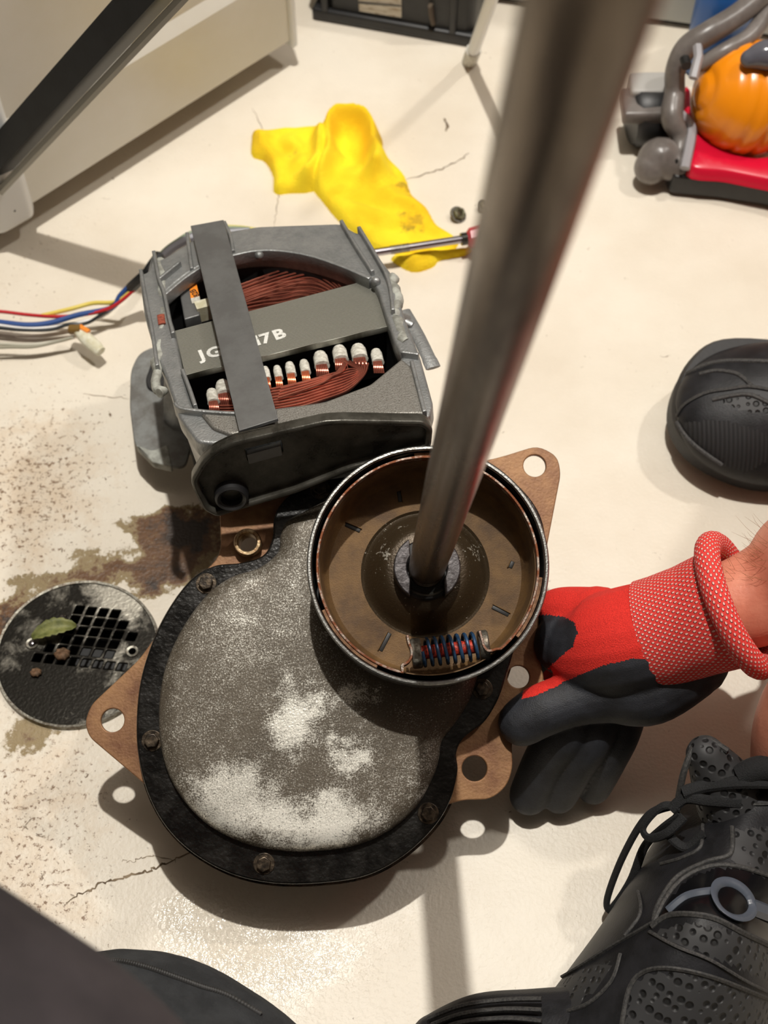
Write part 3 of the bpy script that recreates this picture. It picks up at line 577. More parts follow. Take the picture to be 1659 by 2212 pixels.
# ------------------------------------------------------------------ wire harness
wf = Frame(PW(150, 700, .012)); wh = thing('wire_harness', wf, 'bundle of red, yellow, blue and white wires with a milky connector left of the motor', 'wires')
def wires(name, pts, r_, col): return obj(name, tube(cat([wf.L(x, y, z) for x, y, z in pts], n=8), r_, 8), pm(name+'_insulation', col, rough=.4), wh)
wires('red_wire', [(-60, 672, 0), (0, 673, 0), (60, 680, 0), (120, 684, .002), (180, 680, .004), (240, 664, .01), (285, 630, .02), (320, 590, .03)], .0013, (190, 36, 44))
wires('yellow_wire', [(90, 682, 0), (150, 668, .004), (200, 655, .006), (250, 652, .01), (285, 628, .02), (330, 588, .03)], .0016, (226, 204, 96))
wires('blue_wire', [(-60, 690, 0), (0, 696, 0), (60, 702, 0), (110, 697, .001), (170, 680, .004), (240, 665, .008), (262, 636, .015), (300, 600, .025)], .0020, (44, 78, 140))
wires('white_wire', [(-60, 694, .001), (0, 703, 0), (60, 710, 0), (120, 706, 0), (180, 695, .002), (230, 678, .004), (290, 620, .02)], .0012, (226, 224, 220))
wires('black_wire', [(-60, 702, 0), (0, 709, 0), (50, 713, 0), (110, 712, 0), (150, 700, .002), (200, 692, .003), (300, 610, .02)], .0012, (30, 34, 36))
wires('grey_wire', [(-60, 745, 0), (0, 743, 0), (60, 745, 0), (120, 738, 0), (160, 728, .002)], .0013, (190, 186, 170))
wires('grey_wire', [(-60, 752, 0), (20, 750, 0), (80, 748, 0), (160, 728, .002)], .0011, (150, 146, 128))
wires('black_sleeve', [(283, 622, .02), (300, 606, .028), (318, 590, .034), (328, 575, .036), (345, 552, .036)], .0042, (16, 18, 20))
wires('green_wire', [(325, 585, .03), (350, 545, .03), (385, 518, .03), (420, 500, .03), (480, 492, .03), (540, 494, .03)], .0013, (104, 122, 92))
wires('grey_sleeve', [(335, 575, .028), (360, 545, .028), (400, 520, .028), (440, 508, .028), (540, 500, .028)], .0036, (112, 112, 120))
wires('yellow_wire', [(480, 488, .03), (520, 490, .03), (560, 496, .03)], .0011, (206, 196, 110))
cn = obj('milky_connector', tube([wf.L(170, 716, .006), wf.L(183, 728, .006), wf.L(205, 748, .004), wf.L(218, 760, .003)], [.0038, .005, .0052, .004], 14, ry=.0035), m_clear, wh)
obj('brown_clip', tube([wf.L(152, 712, .006), wf.L(176, 712, .008)], .0036, 10), pm('brown_clip_plastic', (120, 92, 44), rough=.5), cn)
obj('orange_core', tube([wf.L(172, 706, .009), wf.L(192, 718, .008)], .0022, 8), m_orange, cn)
def proj(p):
    c = R.T@(np.array(p)-C); return 829.5+F*c[0]/c[2], 1106+F*c[1]/c[2]
# ------------------------------------------------------------------ floor drain and what lies on it
DF = Frame(DR, (1, 0, 0)); dr = thing('floor_drain', DF, 'round steel floor drain cover with square holes, dark and wet on one side', 'drain')
cs = lambda x, y: (x*.3164, 1000+y*.3164)
holes = []
for j, (i0, i1) in enumerate([(0, 3), (0, 4), (0, 5), (0, 4), (-1, 4), (-2, 5)]):
    for i in range(i0, i1+1):
        x, y = 540+82*i-30*j+(30 if j == 5 else 0), 1005+9*i+67*j+(10 if j == 5 else 0)
        if j in (2, 3) and i == 5: x, y = 900, 1188
        q = [cs(x+u*31-v*13, y+v*28+u*3) for u, v in ((-1, -1), (1, -1), (1, 1), (-1, 1))]
        holes.append(fillet([DF.L(a, b, .002)[:2] for a, b in q], .0006, 3)[::-1])
for x, y in ((905, 1292), (222, 1238)): q = DF.L(*cs(x, y), .002); holes.append(circ(q[0], q[1], .0022, 16)[::-1])
lt = DF.L(265, 1290, 0); lt2 = DF.L(120, 1500, 0)
m_drain = pm('steel_drain_plate', (46, 44, 40), (176, 172, 160), 60, (.5, .85), .28, .35, .8, bump=.3, bscale=500, blobs=[(lt[0], lt[1], 0, .036, .030, 1, .6), (lt2[0], lt2[1], 0, .05, .035, 1, -.2)], distort=.5)
plate('grate', [circ(0, 0, .0498, 72)]+holes, .0005, .0026, m_drain, dr, bevel=.0005)
obj('rim', lathe([(.0493, .0002), (.0497, .0034), (.0512, .0036), (.0518, .0002)], 80), m_zinc, dr)
obj('pit', lathe([(.0001, -.045), (.045, -.045), (.047, -.001), (.0497, -.0005)], 48), m_dark, dr)
for x, y in ((905, 1292), (222, 1238)):
    q = DF.L(*cs(x, y), .002); r_ = obj('screw_collar', lathe([(.0022, .001), (.0024, .0034), (.0038, .0036), (.0045, .0022)], 20), m_zinc, dr); r_.location = (q[0], q[1], 0)
q = DF.L(*cs(222, 1238), .002); s_ = obj('screw', sphere((q[0], q[1], .0036), (.002, .002, .0009)), m_chrome, dr)
lf = Frame(PW(118, 1375, .0035)); V, Fc = [], []
ctr = cat([lf.L(*cs(x, y), 0)[:2] for x, y in ((225, 1215), (330, 1175), (430, 1150), (530, 1135))], n=6); n_ = len(ctr)
t_ = np.gradient(ctr, axis=0); t_ /= np.linalg.norm(t_, axis=1)[:, None]; nn = np.stack([-t_[:, 1], t_[:, 0]], 1)
for i in range(n_):
    u = i/(n_-1); hw = .0062*math.sin(math.pi*min(1, u*.92+.04))**.8*(1+.1*math.sin(i*2.1))
    for k in range(-3, 4): V.append((*(ctr[i]+nn[i]*hw*k/3), .0015+.003*abs(k/3)**1.5+.004*math.sin(u*3)))
Fc = [(i*7+k, i*7+k+1, (i+1)*7+k+1, (i+1)*7+k) for i in range(n_-1) for k in range(6)]
o = tag(obj('leaf', (V, Fc), pm('dry_green_leaf', (128, 130, 74), (92, 98, 50), 200, rough=.6), fr=lf), 'small dry green leaf lying on the drain cover', 'leaf')
sm_ = o.modifiers.new('t', 'SOLIDIFY'); sm_.thickness = .0004
for nm, x, y, r_, lab in (('seed_pod', 425, 1305, .0042, 'brownish round seed pod on the drain holes below the leaf'), ('dirt_crumb', 245, 1430, .003, 'pale crumb of dirt at the lower left of the drain holes'), ('bottle_shard', 432, 1062, .0028, 'tiny shiny bead at the upper left of the drain holes')):
    q = PW(*cs(x, y), .0045); v, f = sphere((0, 0, 0), (r_*1.2, r_, r_*.7)); v = [np.array(p)*(1+.12*math.sin(9*i)) for i, p in enumerate(v)]
    tag(obj('seed_pod' if nm == 'seed_pod' else nm.replace('bottle_shard', 'glass_bead'), (v, f), pm('brown_pod', (128, 98, 74), (90, 70, 50), 300, rough=.7) if nm != 'bottle_shard' else m_chrome, fr=Frame(q)), lab, 'debris')

# ------------------------------------------------------------------ yellow cloth, tool, nuts
def pdist(P_, poly):
    P_ = np.asarray(P_); d = np.full(len(P_), 9.); A = np.array(poly); B_ = np.roll(A, -1, 0); inn = np.zeros(len(P_), bool)
    for a, b in zip(A, B_):
        ab = b-a; t = np.clip(((P_-a)@ab)/(ab@ab+1e-12), 0, 1); d = np.minimum(d, np.linalg.norm(P_-(a+t[:, None]*ab), axis=1))
        cnd = (b[1] > P_[:, 1]) != (a[1] > P_[:, 1]); xx = a[0]+(P_[:, 1]-a[1])*(b[0]-a[0])/(b[1]-a[1]+1e-12); inn ^= cnd & (P_[:, 0] < xx)
    return np.where(inn, d, -d)
def ldist(P_, line):
    d = np.full(len(P_), 9.)
    for a, b in zip(line[:-1], line[1:]):
        ab = b-a; t = np.clip(((P_-a)@ab)/(ab@ab+1e-12), 0, 1); d = np.minimum(d, np.linalg.norm(P_-(a+t[:, None]*ab), axis=1))
    return d
def heap(name, layers, folds, step, mat, fr, wob=.0008, **k):
    """cloth lying in overlapping layers: (outline px, base thickness, edge roundness), folds: (px line, half width m, height m)"""
    polys = [(cat([fr.L(x, y, 0)[:2] for x, y in pl], True, 5), th_, e) for pl, th_, e in layers]
    allp = np.vstack([p for p, _, _ in polys]); lo, hi = allp.min(0)-.01, allp.max(0)+.01
    xs = np.arange(lo[0], hi[0], step); ys = np.arange(lo[1], hi[1], step); gx, gy = np.meshgrid(xs, ys); P_ = np.stack([gx.ravel(), gy.ravel()], 1)
    z = np.full(len(P_), -.004); D = np.full(len(P_), -9.)
    for pl, th_, e in polys:
        d = pdist(P_, pl); D = np.maximum(D, d); u = np.clip(d/e, 0, 1); zz = th_*np.sqrt(np.clip(1-(1-u)**2, 0, 1)); zz = np.where(d < 0, d*3, zz); z = np.maximum(z, zz)
    for ln, wd, hh in folds:
        l = cat([fr.L(x, y, 0)[:2] for x, y in ln], n=6); dd = ldist(P_, l); z = z+np.where(D > 0, hh*np.exp(-(dd/wd)**2)*np.clip(D/.008, 0, 1), 0)
    z += np.where(D > 0, wob*(np.sin(P_[:, 0]*260+np.sin(P_[:, 1]*190)*2)+np.sin(P_[:, 1]*310+P_[:, 0]*90)), 0)*np.clip(D/.01, 0, 1)
    nx, ny = len(xs), len(ys); keep = D > -.0025; idx = -np.ones(len(P_), int); idx[keep] = np.arange(keep.sum())
    V = [(P_[i][0], P_[i][1], max(z[i], -.004)) for i in np.where(keep)[0]]; Fc = []
    for j in range(ny-1):
        for i in range(nx-1):
            q = [idx[j*nx+i], idx[j*nx+i+1], idx[(j+1)*nx+i+1], idx[(j+1)*nx+i]]
            if min(q) >= 0: Fc.append(q)
    return obj(name, (V, Fc), mat, fr=fr, angle=None, **k)
tf = Frame(PW(760, 400, 0)); q1, q2, q3, q4 = [tf.L(x, y, 0) for x, y in ((895, 500), (680, 300), (880, 425), (650, 345))]
m_yel = pm('yellow_microfibre', (250, 222, 36), (120, 116, 44), 60, (.72, .98), .95, bump=1, bscale=700, blobs=[(q1[0], q1[1], 0, .022, .014, 1, .52), (q2[0], q2[1], 0, .012, .02, 1, .22), (q3[0], q3[1], 0, .02, .008, 1, .45), (q4[0], q4[1], 0, .012, .02, 1, .18)])
mottle(m_yel, (236, 184, 8), 25, (.45, .6), .6)
tw = heap('cleaning_cloth', [([(545, 300), (552, 290), (620, 285), (690, 280), (712, 300), (706, 370), (690, 400), (672, 415), (630, 418), (594, 418), (590, 380), (572, 350), (545, 338)], .007, .006),
      ([(690, 290), (715, 268), (745, 262), (795, 272), (824, 300), (830, 340), (872, 380), (890, 425), (922, 455), (945, 492), (985, 520), (975, 540), (870, 550), (812, 540), (780, 512), (738, 484), (700, 440), (676, 402), (692, 350)], .007, .006),
      ([(845, 560), (900, 552), (1012, 540), (1008, 552), (950, 564), (935, 578), (890, 588)], .006, .005)],
     [([(672, 412), (700, 370), (705, 310), (730, 282), (785, 285), (812, 320), (816, 390)], .008, .020), ([(745, 320), (760, 350)], .010, -.006), ([(700, 450), (760, 470), (820, 480)], .01, .004), ([(800, 400), (850, 440), (900, 470)], .008, .006), ([(560, 300), (580, 350), (600, 410)], .006, .005),
      ([(880, 580), (905, 566), (940, 562)], .004, .006), ([(620, 300), (650, 350), (660, 400)], .008, .004)], .0018, m_yel, tf)
tag(tw, 'crumpled bright yellow microfibre cloth on the floor beyond the motor', 'cloth')
rf = Frame(PW(900, 532, .017)); a, b = rf.L(742, 556, 0), rf.L(1004, 516, 0)
sd = thing('screwdriver', rf, 'long steel screwdriver with clear red handle lying across the yellow cloth', 'screwdriver')
dd_ = (b-a)/np.linalg.norm(b-a)
obj('blade', tube([a, b], .0030, 14), m_chrome, sd)
for k in range(9): kk = a+dd_*(.036+k*.0016); obj('knurl', tube([kk, kk+dd_*.0009], .0034, 14), m_zinc, sd)
obj('ferrule', tube([b-dd_*.003, b+dd_*.002], .0048, 16), m_darksteel, sd)
obj('handle', tube([b+dd_*.001, b+dd_*.004, b+dd_*.02, b+dd_*.06, b+dd_*.068], [.004, .0075, .009, .009, .004], 8), m_red, sd)
m_nut = m_pebble
for x, y, lab, s in ((989, 470, 'small dirty hex nut on the floor left of the steel shaft', 1), (1046, 452, 'small metal nut half hidden behind the steel shaft', .8)):
    f_ = Frame(PW(x, y, 0), (math.cos(1), math.sin(1), 0), (.5, -.3, 1)); f_.O = f_.O+np.array([0, 0, .003])
    t = thing('hex_nut', f_, lab, 'nut'); plate('nut_body', [circ(0, 0, .0052*s, 6), circ(0, 0, .0026*s, 20)[::-1]], 0, .0042*s, m_nut, t, bevel=.0006)
    obj('flange_washer', lathe([(.0028*s, 0), (.0028*s, .0008), (.0068*s, .0008), (.007*s, 0)], 24), m_zinc, t)

# ------------------------------------------------------------------ white appliance, leaning bar, things at the far side
A0, A1 = PW(52, 450, .028), PW(628, 86, .028); L_ = np.linalg.norm(A1-A0)
AF = Frame((A0[0], A0[1], 0), A1-A0); ap = thing('white_appliance', AF, 'white enamelled appliance cabinet with a rounded plastic corner standing at the upper left', 'appliance')
hc = .094   # crease height
V = [(0, 0, .028), (L_, 0, .028), (L_, 0, hc), (0, 0, hc), (0, .006, hc+.010), (L_, .006, hc+.010), (L_, .006, .75), (0, .006, .75)]
bk = [(x, .5, z) for x, y, z in V]
obj('front_panel', (V+bk, [(0, 1, 2, 3), (3, 2, 5, 4), (4, 5, 6, 7), (8, 11, 10, 9), (11, 12, 13, 10), (12, 15, 14, 13), (0, 8, 9, 1), (7, 6, 14, 15), (0, 3, 11, 8), (3, 4, 12, 11), (4, 7, 15, 12), (1, 9, 10, 2), (2, 10, 13, 5), (5, 13, 14, 6)]), m_enamel, ap, smooth=False)
cp = fillet([(-.030, -.004), (.004, -.006), (.010, .003), (.004, .06), (-.030, .06)], [.012, .008, .004, .002, .01])
layered('corner_post', [(inset(cp, .004), .018), (inset(cp, .001), .021), (cp, .026), (cp, .06), (inset(cp, .001), .2), (inset(cp, .002), .74)], m_plasticw, ap)
c = np.array((-.010, -.0048, .036)); obj('screw_hole', sphere(c, (.0012, .0006, .0012), 10, 6), m_dark, ap)
rbox('edge_trim', (L_-.001, L_+.006, -.003, .02, .020, .74), m_plasticw, ap, bev=.0025)
rbox('foot', (.03, .06, .06, .09, 0, .03), m_blackpl, ap); rbox('foot', (L_-.06, L_-.03, .06, .09, 0, .03), m_blackpl, ap)
B0 = PW(-120, 472, .0); B1 = PW(300, 8, .25); BF = Frame(B0); dv = (B1-B0)*1.22
bt = thing('leaning_bar', BF, 'long black bar slanting in front of the white appliance', 'bar')
obj('bar', tube([np.zeros(3)+dv*.005, dv], .0135, 4, up=(.5, -.75, .6), ry=.0135), m_blackbar, bt, angle=20)
sdv = np.cross(dv, np.array([.3, .9, -.7])); sdv /= np.linalg.norm(sdv); e0 = -sdv*.0165
if proj(B0+dv*.5+e0)[0] < proj(B0+dv*.5-e0)[0]: e0 = -e0
obj('edge_strip', tube([e0+dv*.005, e0+dv], .0034, 6), m_bargrey, bt)

c0, c1 = PW(704, 44, 0), PW(1022, 100, 0); CFr = Frame(c0, c1-c0); Lc = np.linalg.norm(c1-c0)
bc = thing('black_case', CFr, 'black plastic case with a printed paper label at the top of the view', 'case')
rbox('case_body', (.0, Lc, .001, .12, .004, .11), m_blackpl, bc, bev=.008)
rbox('base_rail', (-.012, Lc+.004, -.003, .1, 0, .012), m_blackpl, bc, bev=.003)
for x in (.0, Lc*.86): rbox('case_rib', (x-.003, x+.003, -.003, .06, .01, .10), m_blackpl, bc, bev=.0015)
obj('end_drum', xf(lathe([(.0005, -.012), (.044, -.012), (.050, -.006), (.050, .006), (.044, .012), (.0005, .012)], 40), Frame((-.004, .05, .052), (0, 1, 0), (1, 0, 0))), m_blackpl, bc)
FN = Frame(CFr.W((0, -.0001, 0)), CFr.X, -CFr.Y); lab = [CFr.loc(FN.W(FN.L(x, y, 0))) for x, y in ((772, -40), (866, -40), (867, 38), (776, 24))]
obj('paper_label', (lab+[p+np.array((0, .002, 0)) for p in lab], [(0, 3, 2, 1), (4, 5, 6, 7), (0, 1, 5, 4), (1, 2, 6, 5), (2, 3, 7, 6), (3, 0, 4, 7)]), m_paper, bc, smooth=False)
lab2 = [CFr.loc(FN.W(FN.L(x, y, .001))) for x, y in ((775, 4), (866, 12), (866, 15), (775, 8))]
obj('printed_line', (lab2, [(0, 1, 2, 3)]), m_print, bc, smooth=False)
obj('tan_strap', tube([CFr.loc(FN.W(FN.L(x, y, .001))) for x, y in ((930, 10), (932, 30), (936, 52))], [.005, .005, .003], 8, ry=.002), pm('tan_strap', (92, 80, 66), rough=.6), bc)
l0, l1 = PW(1016, 128, .006), PW(1082, -60, .15); lw = thing('tubular_stand', Frame(l0*np.array([1, 1, 0])), 'thin white tubular furniture leg with a rubber tip right of the black case', 'stand'); LFr = Frame(l0*np.array([1, 1, 0]))
obj('leg_tube', tube([LFr.loc(l0), LFr.loc(l1), LFr.loc(l1+(l1-l0)*.8)], .0052, 16), m_plasticw, lw); obj('leg_tip', tube([LFr.loc(l0-(l1-l0)*.03), LFr.loc(l0+(l1-l0)*.12)], .0064, 16), m_white, lw)
k0, k1 = PW(1050, 12, 0), PW(1500, 74, 0); K_ = Frame(k0, k1-k0); kc = thing('low_cabinet', K_, 'pale grey low cabinet base behind the steel shaft and vacuum cleaner', 'cabinet')
rbox('cabinet_body', (-.02, np.linalg.norm(k1-k0)+.3, .004, .2, .006, .3), pm('pale_grey_paint', (186, 188, 184), rough=.5), kc); rbox('plinth', (-.01, np.linalg.norm(k1-k0)+.28, .01, .19, 0, .008), m_dark, kc)
q = PW(1560, 36, .05); bf = Frame(q*np.array([1, 1, 0])); bb = thing('plastic_bottle', bf, 'clear and blue plastic bottle behind the vacuum cleaner arm', 'bottle')
obj('bottle_body', lathe([(.0005, 0), (.022, 0), (.024, .004), (.024, .07), (.020, .09), (.008, .105), (.008, .115)], 32), m_bluepl, bb); obj('bottle_cap', lathe([(.0095, .108), (.0095, .126), (.0005, .127)], 24), m_plasticw, bb)

# ------------------------------------------------------------------ vacuum cleaner
def vc(x, y): return 1340+x*.1989, y*.1989
VF = Frame(PW(1560, 330, 0)); va = thing('vacuum_cleaner', VF, 'upright vacuum cleaner with an orange ball, crimson head and grey arms at the upper right', 'vacuum cleaner')
def VL(x, y, z): return VF.loc(PW(*vc(x, y), z))
# ribbed ball
bc_ = VL(1400, 1085, .05); V, Fc = [], []; nu, nv = 96, 48
axv = np.array([.94, .1, -.32]); BFr = Frame(bc_, (0, 1, 0), axv)
for j in range(nv+1):
    b_ = math.pi*j/nv
    for i in range(nu):
        a_ = 2*math.pi*i/nu; z_ = math.cos(b_); rr = .0445*(1-.05*max(0, math.cos(z_*2*math.pi*3.2))**16)
        V.append(BFr.W((rr*math.sin(b_)*math.cos(a_), rr*math.sin(b_)*math.sin(a_), rr*math.cos(b_))))
Fc = [(j*nu+i, (j+1)*nu+i, (j+1)*nu+(i+1) % nu, j*nu+(i+1) % nu) for j in range(nv) for i in range(nu)]
obj('ball', (V, Fc), m_ball, va, angle=None)
red = [VL(x, y, z)[:2] for x, y, z in ((700, 960, 0), (780, 990, 0), (800, 1200, 0), (900, 1350, 0), (930, 1470, 0), (1100, 1580, 0), (1300, 1670, 0), (1500, 1690, 0), (1750, 1640, 0), (2000, 1500, 0), (2050, 2020, 0), (1604, 1950, 0), (1150, 1860, 0), (760, 1800, 0), (800, 1500, 0), (815, 1380, 0), (730, 1300, 0), (690, 1150, 0))]
red = np.array(red); red += np.array(VL(1000, 1500, .03)[:2])-np.array(VL(1000, 1500, 0)[:2])
rd = cat(red, True, 5); layered('red_head', [(inset(rd, -.001), .021), (rd, .023), (inset(rd, .001), .029), (inset(rd, .003), .031)], m_redpl, va)
lip = np.array([VL(x, y, .014)[:2] for x, y in ((500, 1870), (760, 1810), (1150, 1870), (1604, 1960), (2050, 2040), (2040, 2230), (1604, 2120), (1100, 2040), (560, 1990))])
plate('front_lip', [fillet(lip, .004)], .003, .021, m_blackpl, va, bevel=.002)
blend('side_wheel_cover', limb([(*VL(330, 1820, .018), .0135), (*VL(430, 1720, .022), .0165), (*VL(560, 1780, .02), .0135)])+limb([(*VL(620, 1800, .02), .012), (*VL(690, 1780, .02), .009)]), .0012, 4, m_greypl, va)
obj('cover_ridge', tube([VL(600, 1600, .03), VL(610, 1750, .03), VL(580, 1900, .02)], .0016, 8), m_dark, va)
blend('grey_arm', limb([(*VL(640, 1650, .028), 0.0059), (*VL(650, 1480, .034), 0.0070), (*VL(560, 1280, .045), 0.0089), (*VL(590, 1000, .055), 0.0081), (*VL(600, 760, .07), 0.0081), (*VL(720, 520, .085), 0.0089), (*VL(960, 360, .095), 0.0092), (*VL(1250, 180, .10), 0.0089), (*VL(1500, -20, .105), 0.0089), (*VL(1700, -200, .11), 0.0089)], 6), .0016, 3, m_greypl, va)
blend('lower_arm', limb([(*VL(880, 700, .075), 0.0059), (*VL(1130, 560, .085), 0.0067), (*VL(1400, 400, .09), 0.0067), (*VL(1560, 180, .095), 0.0067), (*VL(1700, -60, .1), 0.0067)], 6), .0016, 3, m_greypl, va)
obj('inner_strip', tube(cat([VL(700, 1830, .030), VL(745, 1620, .036), VL(775, 1430, .038), VL(740, 1330, .04), VL(650, 1240, .045)], n=5), .0040, 8), m_greyl, va)
obj('strut', tube([VL(840, 500, .10), VL(850, 620, .098), VL(790, 850, .09)], .0036, 6), m_greyl, va)
obj('hose_clip', tube([VL(700, 640, .085), VL(720, 720, .085)], .004, 10), m_dark, va)
blend('glossy_latch', limb([(*VL(1400, 640, .098), .007), (*VL(1560, 600, .1), .011), (*VL(1800, 600, .1), .011)]), .0012, 3, pm('glossy_grey', (88, 88, 96), rough=.15), va)
obj('far_wheel', xf(lathe([(.0005, -.014), (.022, -.014), (.025, -.01), (.025, .01), (.022, .014), (.0005, .014)], 32), Frame(VL(300, 1240, .024), (0, 1, 0), (1, .12, 0))), m_blackpl, va)
rbox('wheel_hood', tuple(np.array([-.021, .021, -.016, .016, -.006, .006])+np.repeat(VL(290, 1150, .038), 2)), m_greypl, va, bev=.003)
rbox('light_block', tuple(np.array([-.016, .016, -.012, .012, -.01, .010])+np.repeat(VL(300, 990, .040), 2)), pm('pale_block', (164, 162, 158), rough=.5), va, bev=.003)

# ------------------------------------------------------------------ shoes
def shoe_geo():
    st_ = np.array([(0, .012, .050, .022), (.006, .022, .066, .02), (.02, .030, .084, .018), (.05, .035, .086, .018), (.085, .037, .090, .018), (.115, .039, .104, .018), (.14, .042, .098, .018), (.17, .046, .082, .018), (.20, .050, .068, .018), (.235, .051, .058, .018), (.265, .045, .050, .02), (.285, .033, .043, .022), (.295, .020, .036, .024), (.299, .008, .030, .026)])
    q = cat(st_, n=14); na = 112; V, Fc = [], []
    for x, w_, h_, b_ in q:
        for k in range(na):
            a_ = 2*math.pi*k/na; ca, sa = math.cos(a_), math.sin(a_)
            y_ = w_*np.sign(ca)*abs(ca)**.75; z_ = b_+(h_-b_)*(abs(sa)**.85 if sa > 0 else -.12*abs(sa)**.5)
            zz = max(0, (z_-b_)/(h_-b_)); y_ *= 1-.42*zz**2*min(1, h_/.085)
            if y_ < 0: y_ -= .010*math.exp(-((x-.262)/.022)**2)*(1-zz*.5)*0
            V.append((x, y_, z_))
    m = len(q); Fc = [(i*na+k, (i+1)*na+k, (i+1)*na+(k+1) % na, i*na+(k+1) % na) for i in range(m-1) for k in range(na)]
    return V, Fc+[tuple(range(na)), tuple((m-1)*na+k for k in range(na))[::-1]]
SOLE = cat([(0, 0), (.004, .020), (.03, .031), (.09, .033), (.15, .040), (.21, .049), (.25, .048), (.283, .032), (.299, .010), (.299, -.014), (.285, -.040), (.26, -.055), (.21, -.051), (.15, -.041), (.09, -.033), (.03, -.031), (.004, -.020)], True, 5)
def bend_toes(x, y):
    """big-toe flare and toes bent to one side"""
    if y < 0: y *= 1
    else: y *= 1.5
    s = max(0, x-.19); th_ = s/.109*math.radians(50); Rr = .109/math.radians(50)
    if s > 0: return .19+Rr*math.sin(th_)+y*math.sin(th_), -Rr*(1-math.cos(th_))+y*math.cos(th_)
    return x, y
def make_shoe(parent, pf, fr, panels, seams, label, warp=lambda x, y: (x, y)):
    """pf: frame of the parent; fr: frame of the shoe; panels: [(px polygon, name, material)] cut from the upper"""
    base = bpy.data.objects.new('athletic_shoe', None); S.collection.objects.link(base); base.parent = parent; base.matrix_local = pf.mat().inverted() @ fr.mat(); base['label'] = label
    V, Fc = shoe_geo(); V = [(*warp(x, y), z*(1.12 if warp is bend_toes else 1)) for x, y, z in V]; sole_ = np.array([warp(*p) for p in SOLE]); Wv = np.array([fr.W(v) for v in V]); pxs = [proj(p) for p in Wv]
    bvh = BVHTree.FromPolygons([tuple(p) for p in Wv], Fc); groups = {None: []}
    for f in Fc:
        c_ = np.mean(Wv[list(f)], 0) if len(f) == 4 else None; key = None
        if c_ is not None:
            nrm = np.cross(Wv[f[1]]-Wv[f[0]], Wv[f[2]]-Wv[f[0]])
            if nrm@(C-c_)*1 != 0:
                pc = np.mean([pxs[i] for i in f], 0); h = bvh.ray_cast(Vector(C), Vector(c_-C).normalized())
                if h[0] is not None and (h[0]-Vector(c_)).length < .004:
                    for pi, (poly, nm, mt) in enumerate(panels):
                        if inside(pc, poly): key = pi
        groups.setdefault(key, []).append(f)
    def sub(fs):
        ids = sorted({i for f in fs for i in f}); mp = {i: k for k, i in enumerate(ids)}; return [V[i] for i in ids], [tuple(mp[i] for i in f) for f in fs]
    obj('upper', sub(groups[None]), m_shoe, base, angle=None)
    for pi, (poly, nm, mt) in enumerate(panels):
        if pi in groups: obj(nm, sub(groups[pi]), mt, base, angle=None)
    layered('sole', [(inset(sole_, .003), .0), (sole_, .004), (inset(sole_, .0015), .014), (inset(sole_, -.0003), .022), (inset(sole_, .002), .026)], m_sole, base)
    def drape(pts, lift=.0006):
        out = []
        for x, y in cat(pts, n=6):
            r = ray(x, y); h = bvh.ray_cast(Vector(C), Vector(r).normalized())
            if h[0] is not None:
                n_ = h[1] if h[1].dot(Vector(r)) < 0 else -h[1]
                q_ = fr.loc(np.array(h[0])+np.array(n_)*lift)
                if not out or np.linalg.norm(out[-1]-q_) < .025: out.append(q_)
        return out
    for pts, wd, mt, nm in seams:
        d = drape(pts)
        if len(d) > 3: obj(nm, tube(d, wd, 6, ry=wd*.55), mt, base)
    return base, bvh, drape

pF = Frame((.75, .40, 0)); pe = thing('person', pF, 'person in black trainers and red and black work glove kneeling at the right', 'person')
def pl(x, y, z): return pF.loc(PW(x, y, z))
def lp(*a): return limb([(*p[0], p[1]) for p in a], 6)
kn1, kn2 = np.array((-.27, .05, .36)), np.array((-.22, .28, .38)); hp1, hp2 = np.array((.16, -.04, .34)), np.array((.16, .16, .36))
body = lp((pl(1740, 1780, .05), .024), (pl(1726, 1660, .09), .0255), (pl(1768, 1520, .135), .027), (pl(2000, 1400, .19), .036), (kn1, .050), ((kn1+hp1)/2, .07), (hp1, .085))
body += lp((pl(1800, 1010, .06), .026), (pl(1810, 1000, .11), .028), (pl(1950, 960, .2), .036), (kn2, .050), ((kn2+hp2)/2, .07), (hp2, .085))
body += lp((np.array((.17, .06, .34)), .11), (np.array((.12, .08, .5)), .105), (np.array((.04, .08, .64)), .12), (np.array((-.0, .08, .74)), .10), (np.array((-.02, .08, .80)), .05))
el = np.array((-.22, -.02, .40)); sh = np.array((-.03, -.06, .72)); wr = pl(1560, 1318, .135)
body += lp((wr, .024), (pl(1640, 1290, .142), .026), (pl(1750, 1240, .152), .030), (pl(1950, 1160, .19), .035), (el+np.array((.10, 0, -.06)), .040), ((el+sh)/2, .046), (sh, .055), (np.array((0, .06, .70)), .08))
body += lp((np.array((-.01, .2, .72)), .055), (np.array((-.05, .3, .58)), .045), (np.array((-.12, .30, .44)), .035), (kn2+np.array((0, 0, .06)), .024))
body += [sphere((-.06, .08, .90), (.085, .072, .105), 24, 16)]
skin = blend('body', body, .0035, 6, m_skin, pe)
shirt = lp((np.array((.15, .06, .36)), .125), (np.array((.12, .08, .5)), .118), (np.array((.04, .08, .64)), .134), (np.array((.0, .08, .74)), .112))+lp((sh, .066), ((el+sh)/2, .058))+lp((np.array((-.01, .2, .72)), .066), (np.array((-.05, .3, .58)), .056))
blend('shirt', shirt, .006, 6, m_shirt, pe)
blend('shorts', lp((hp1, .10), ((kn1*.35+hp1*.65), .088), ((kn1*.7+hp1*.3), .076))+lp((hp2, .10), ((kn2*.35+hp2*.65), .088), ((kn2*.7+hp2*.3), .076))+lp((np.array((.17, .06, .35)), .128), (np.array((.16, .06, .40)), .122)), .006, 6, m_cloth1, pe)
blend('hair', [sphere((-.052, .08, .925), (.092, .08, .098), 24, 16)], .005, 2, m_dark, pe)

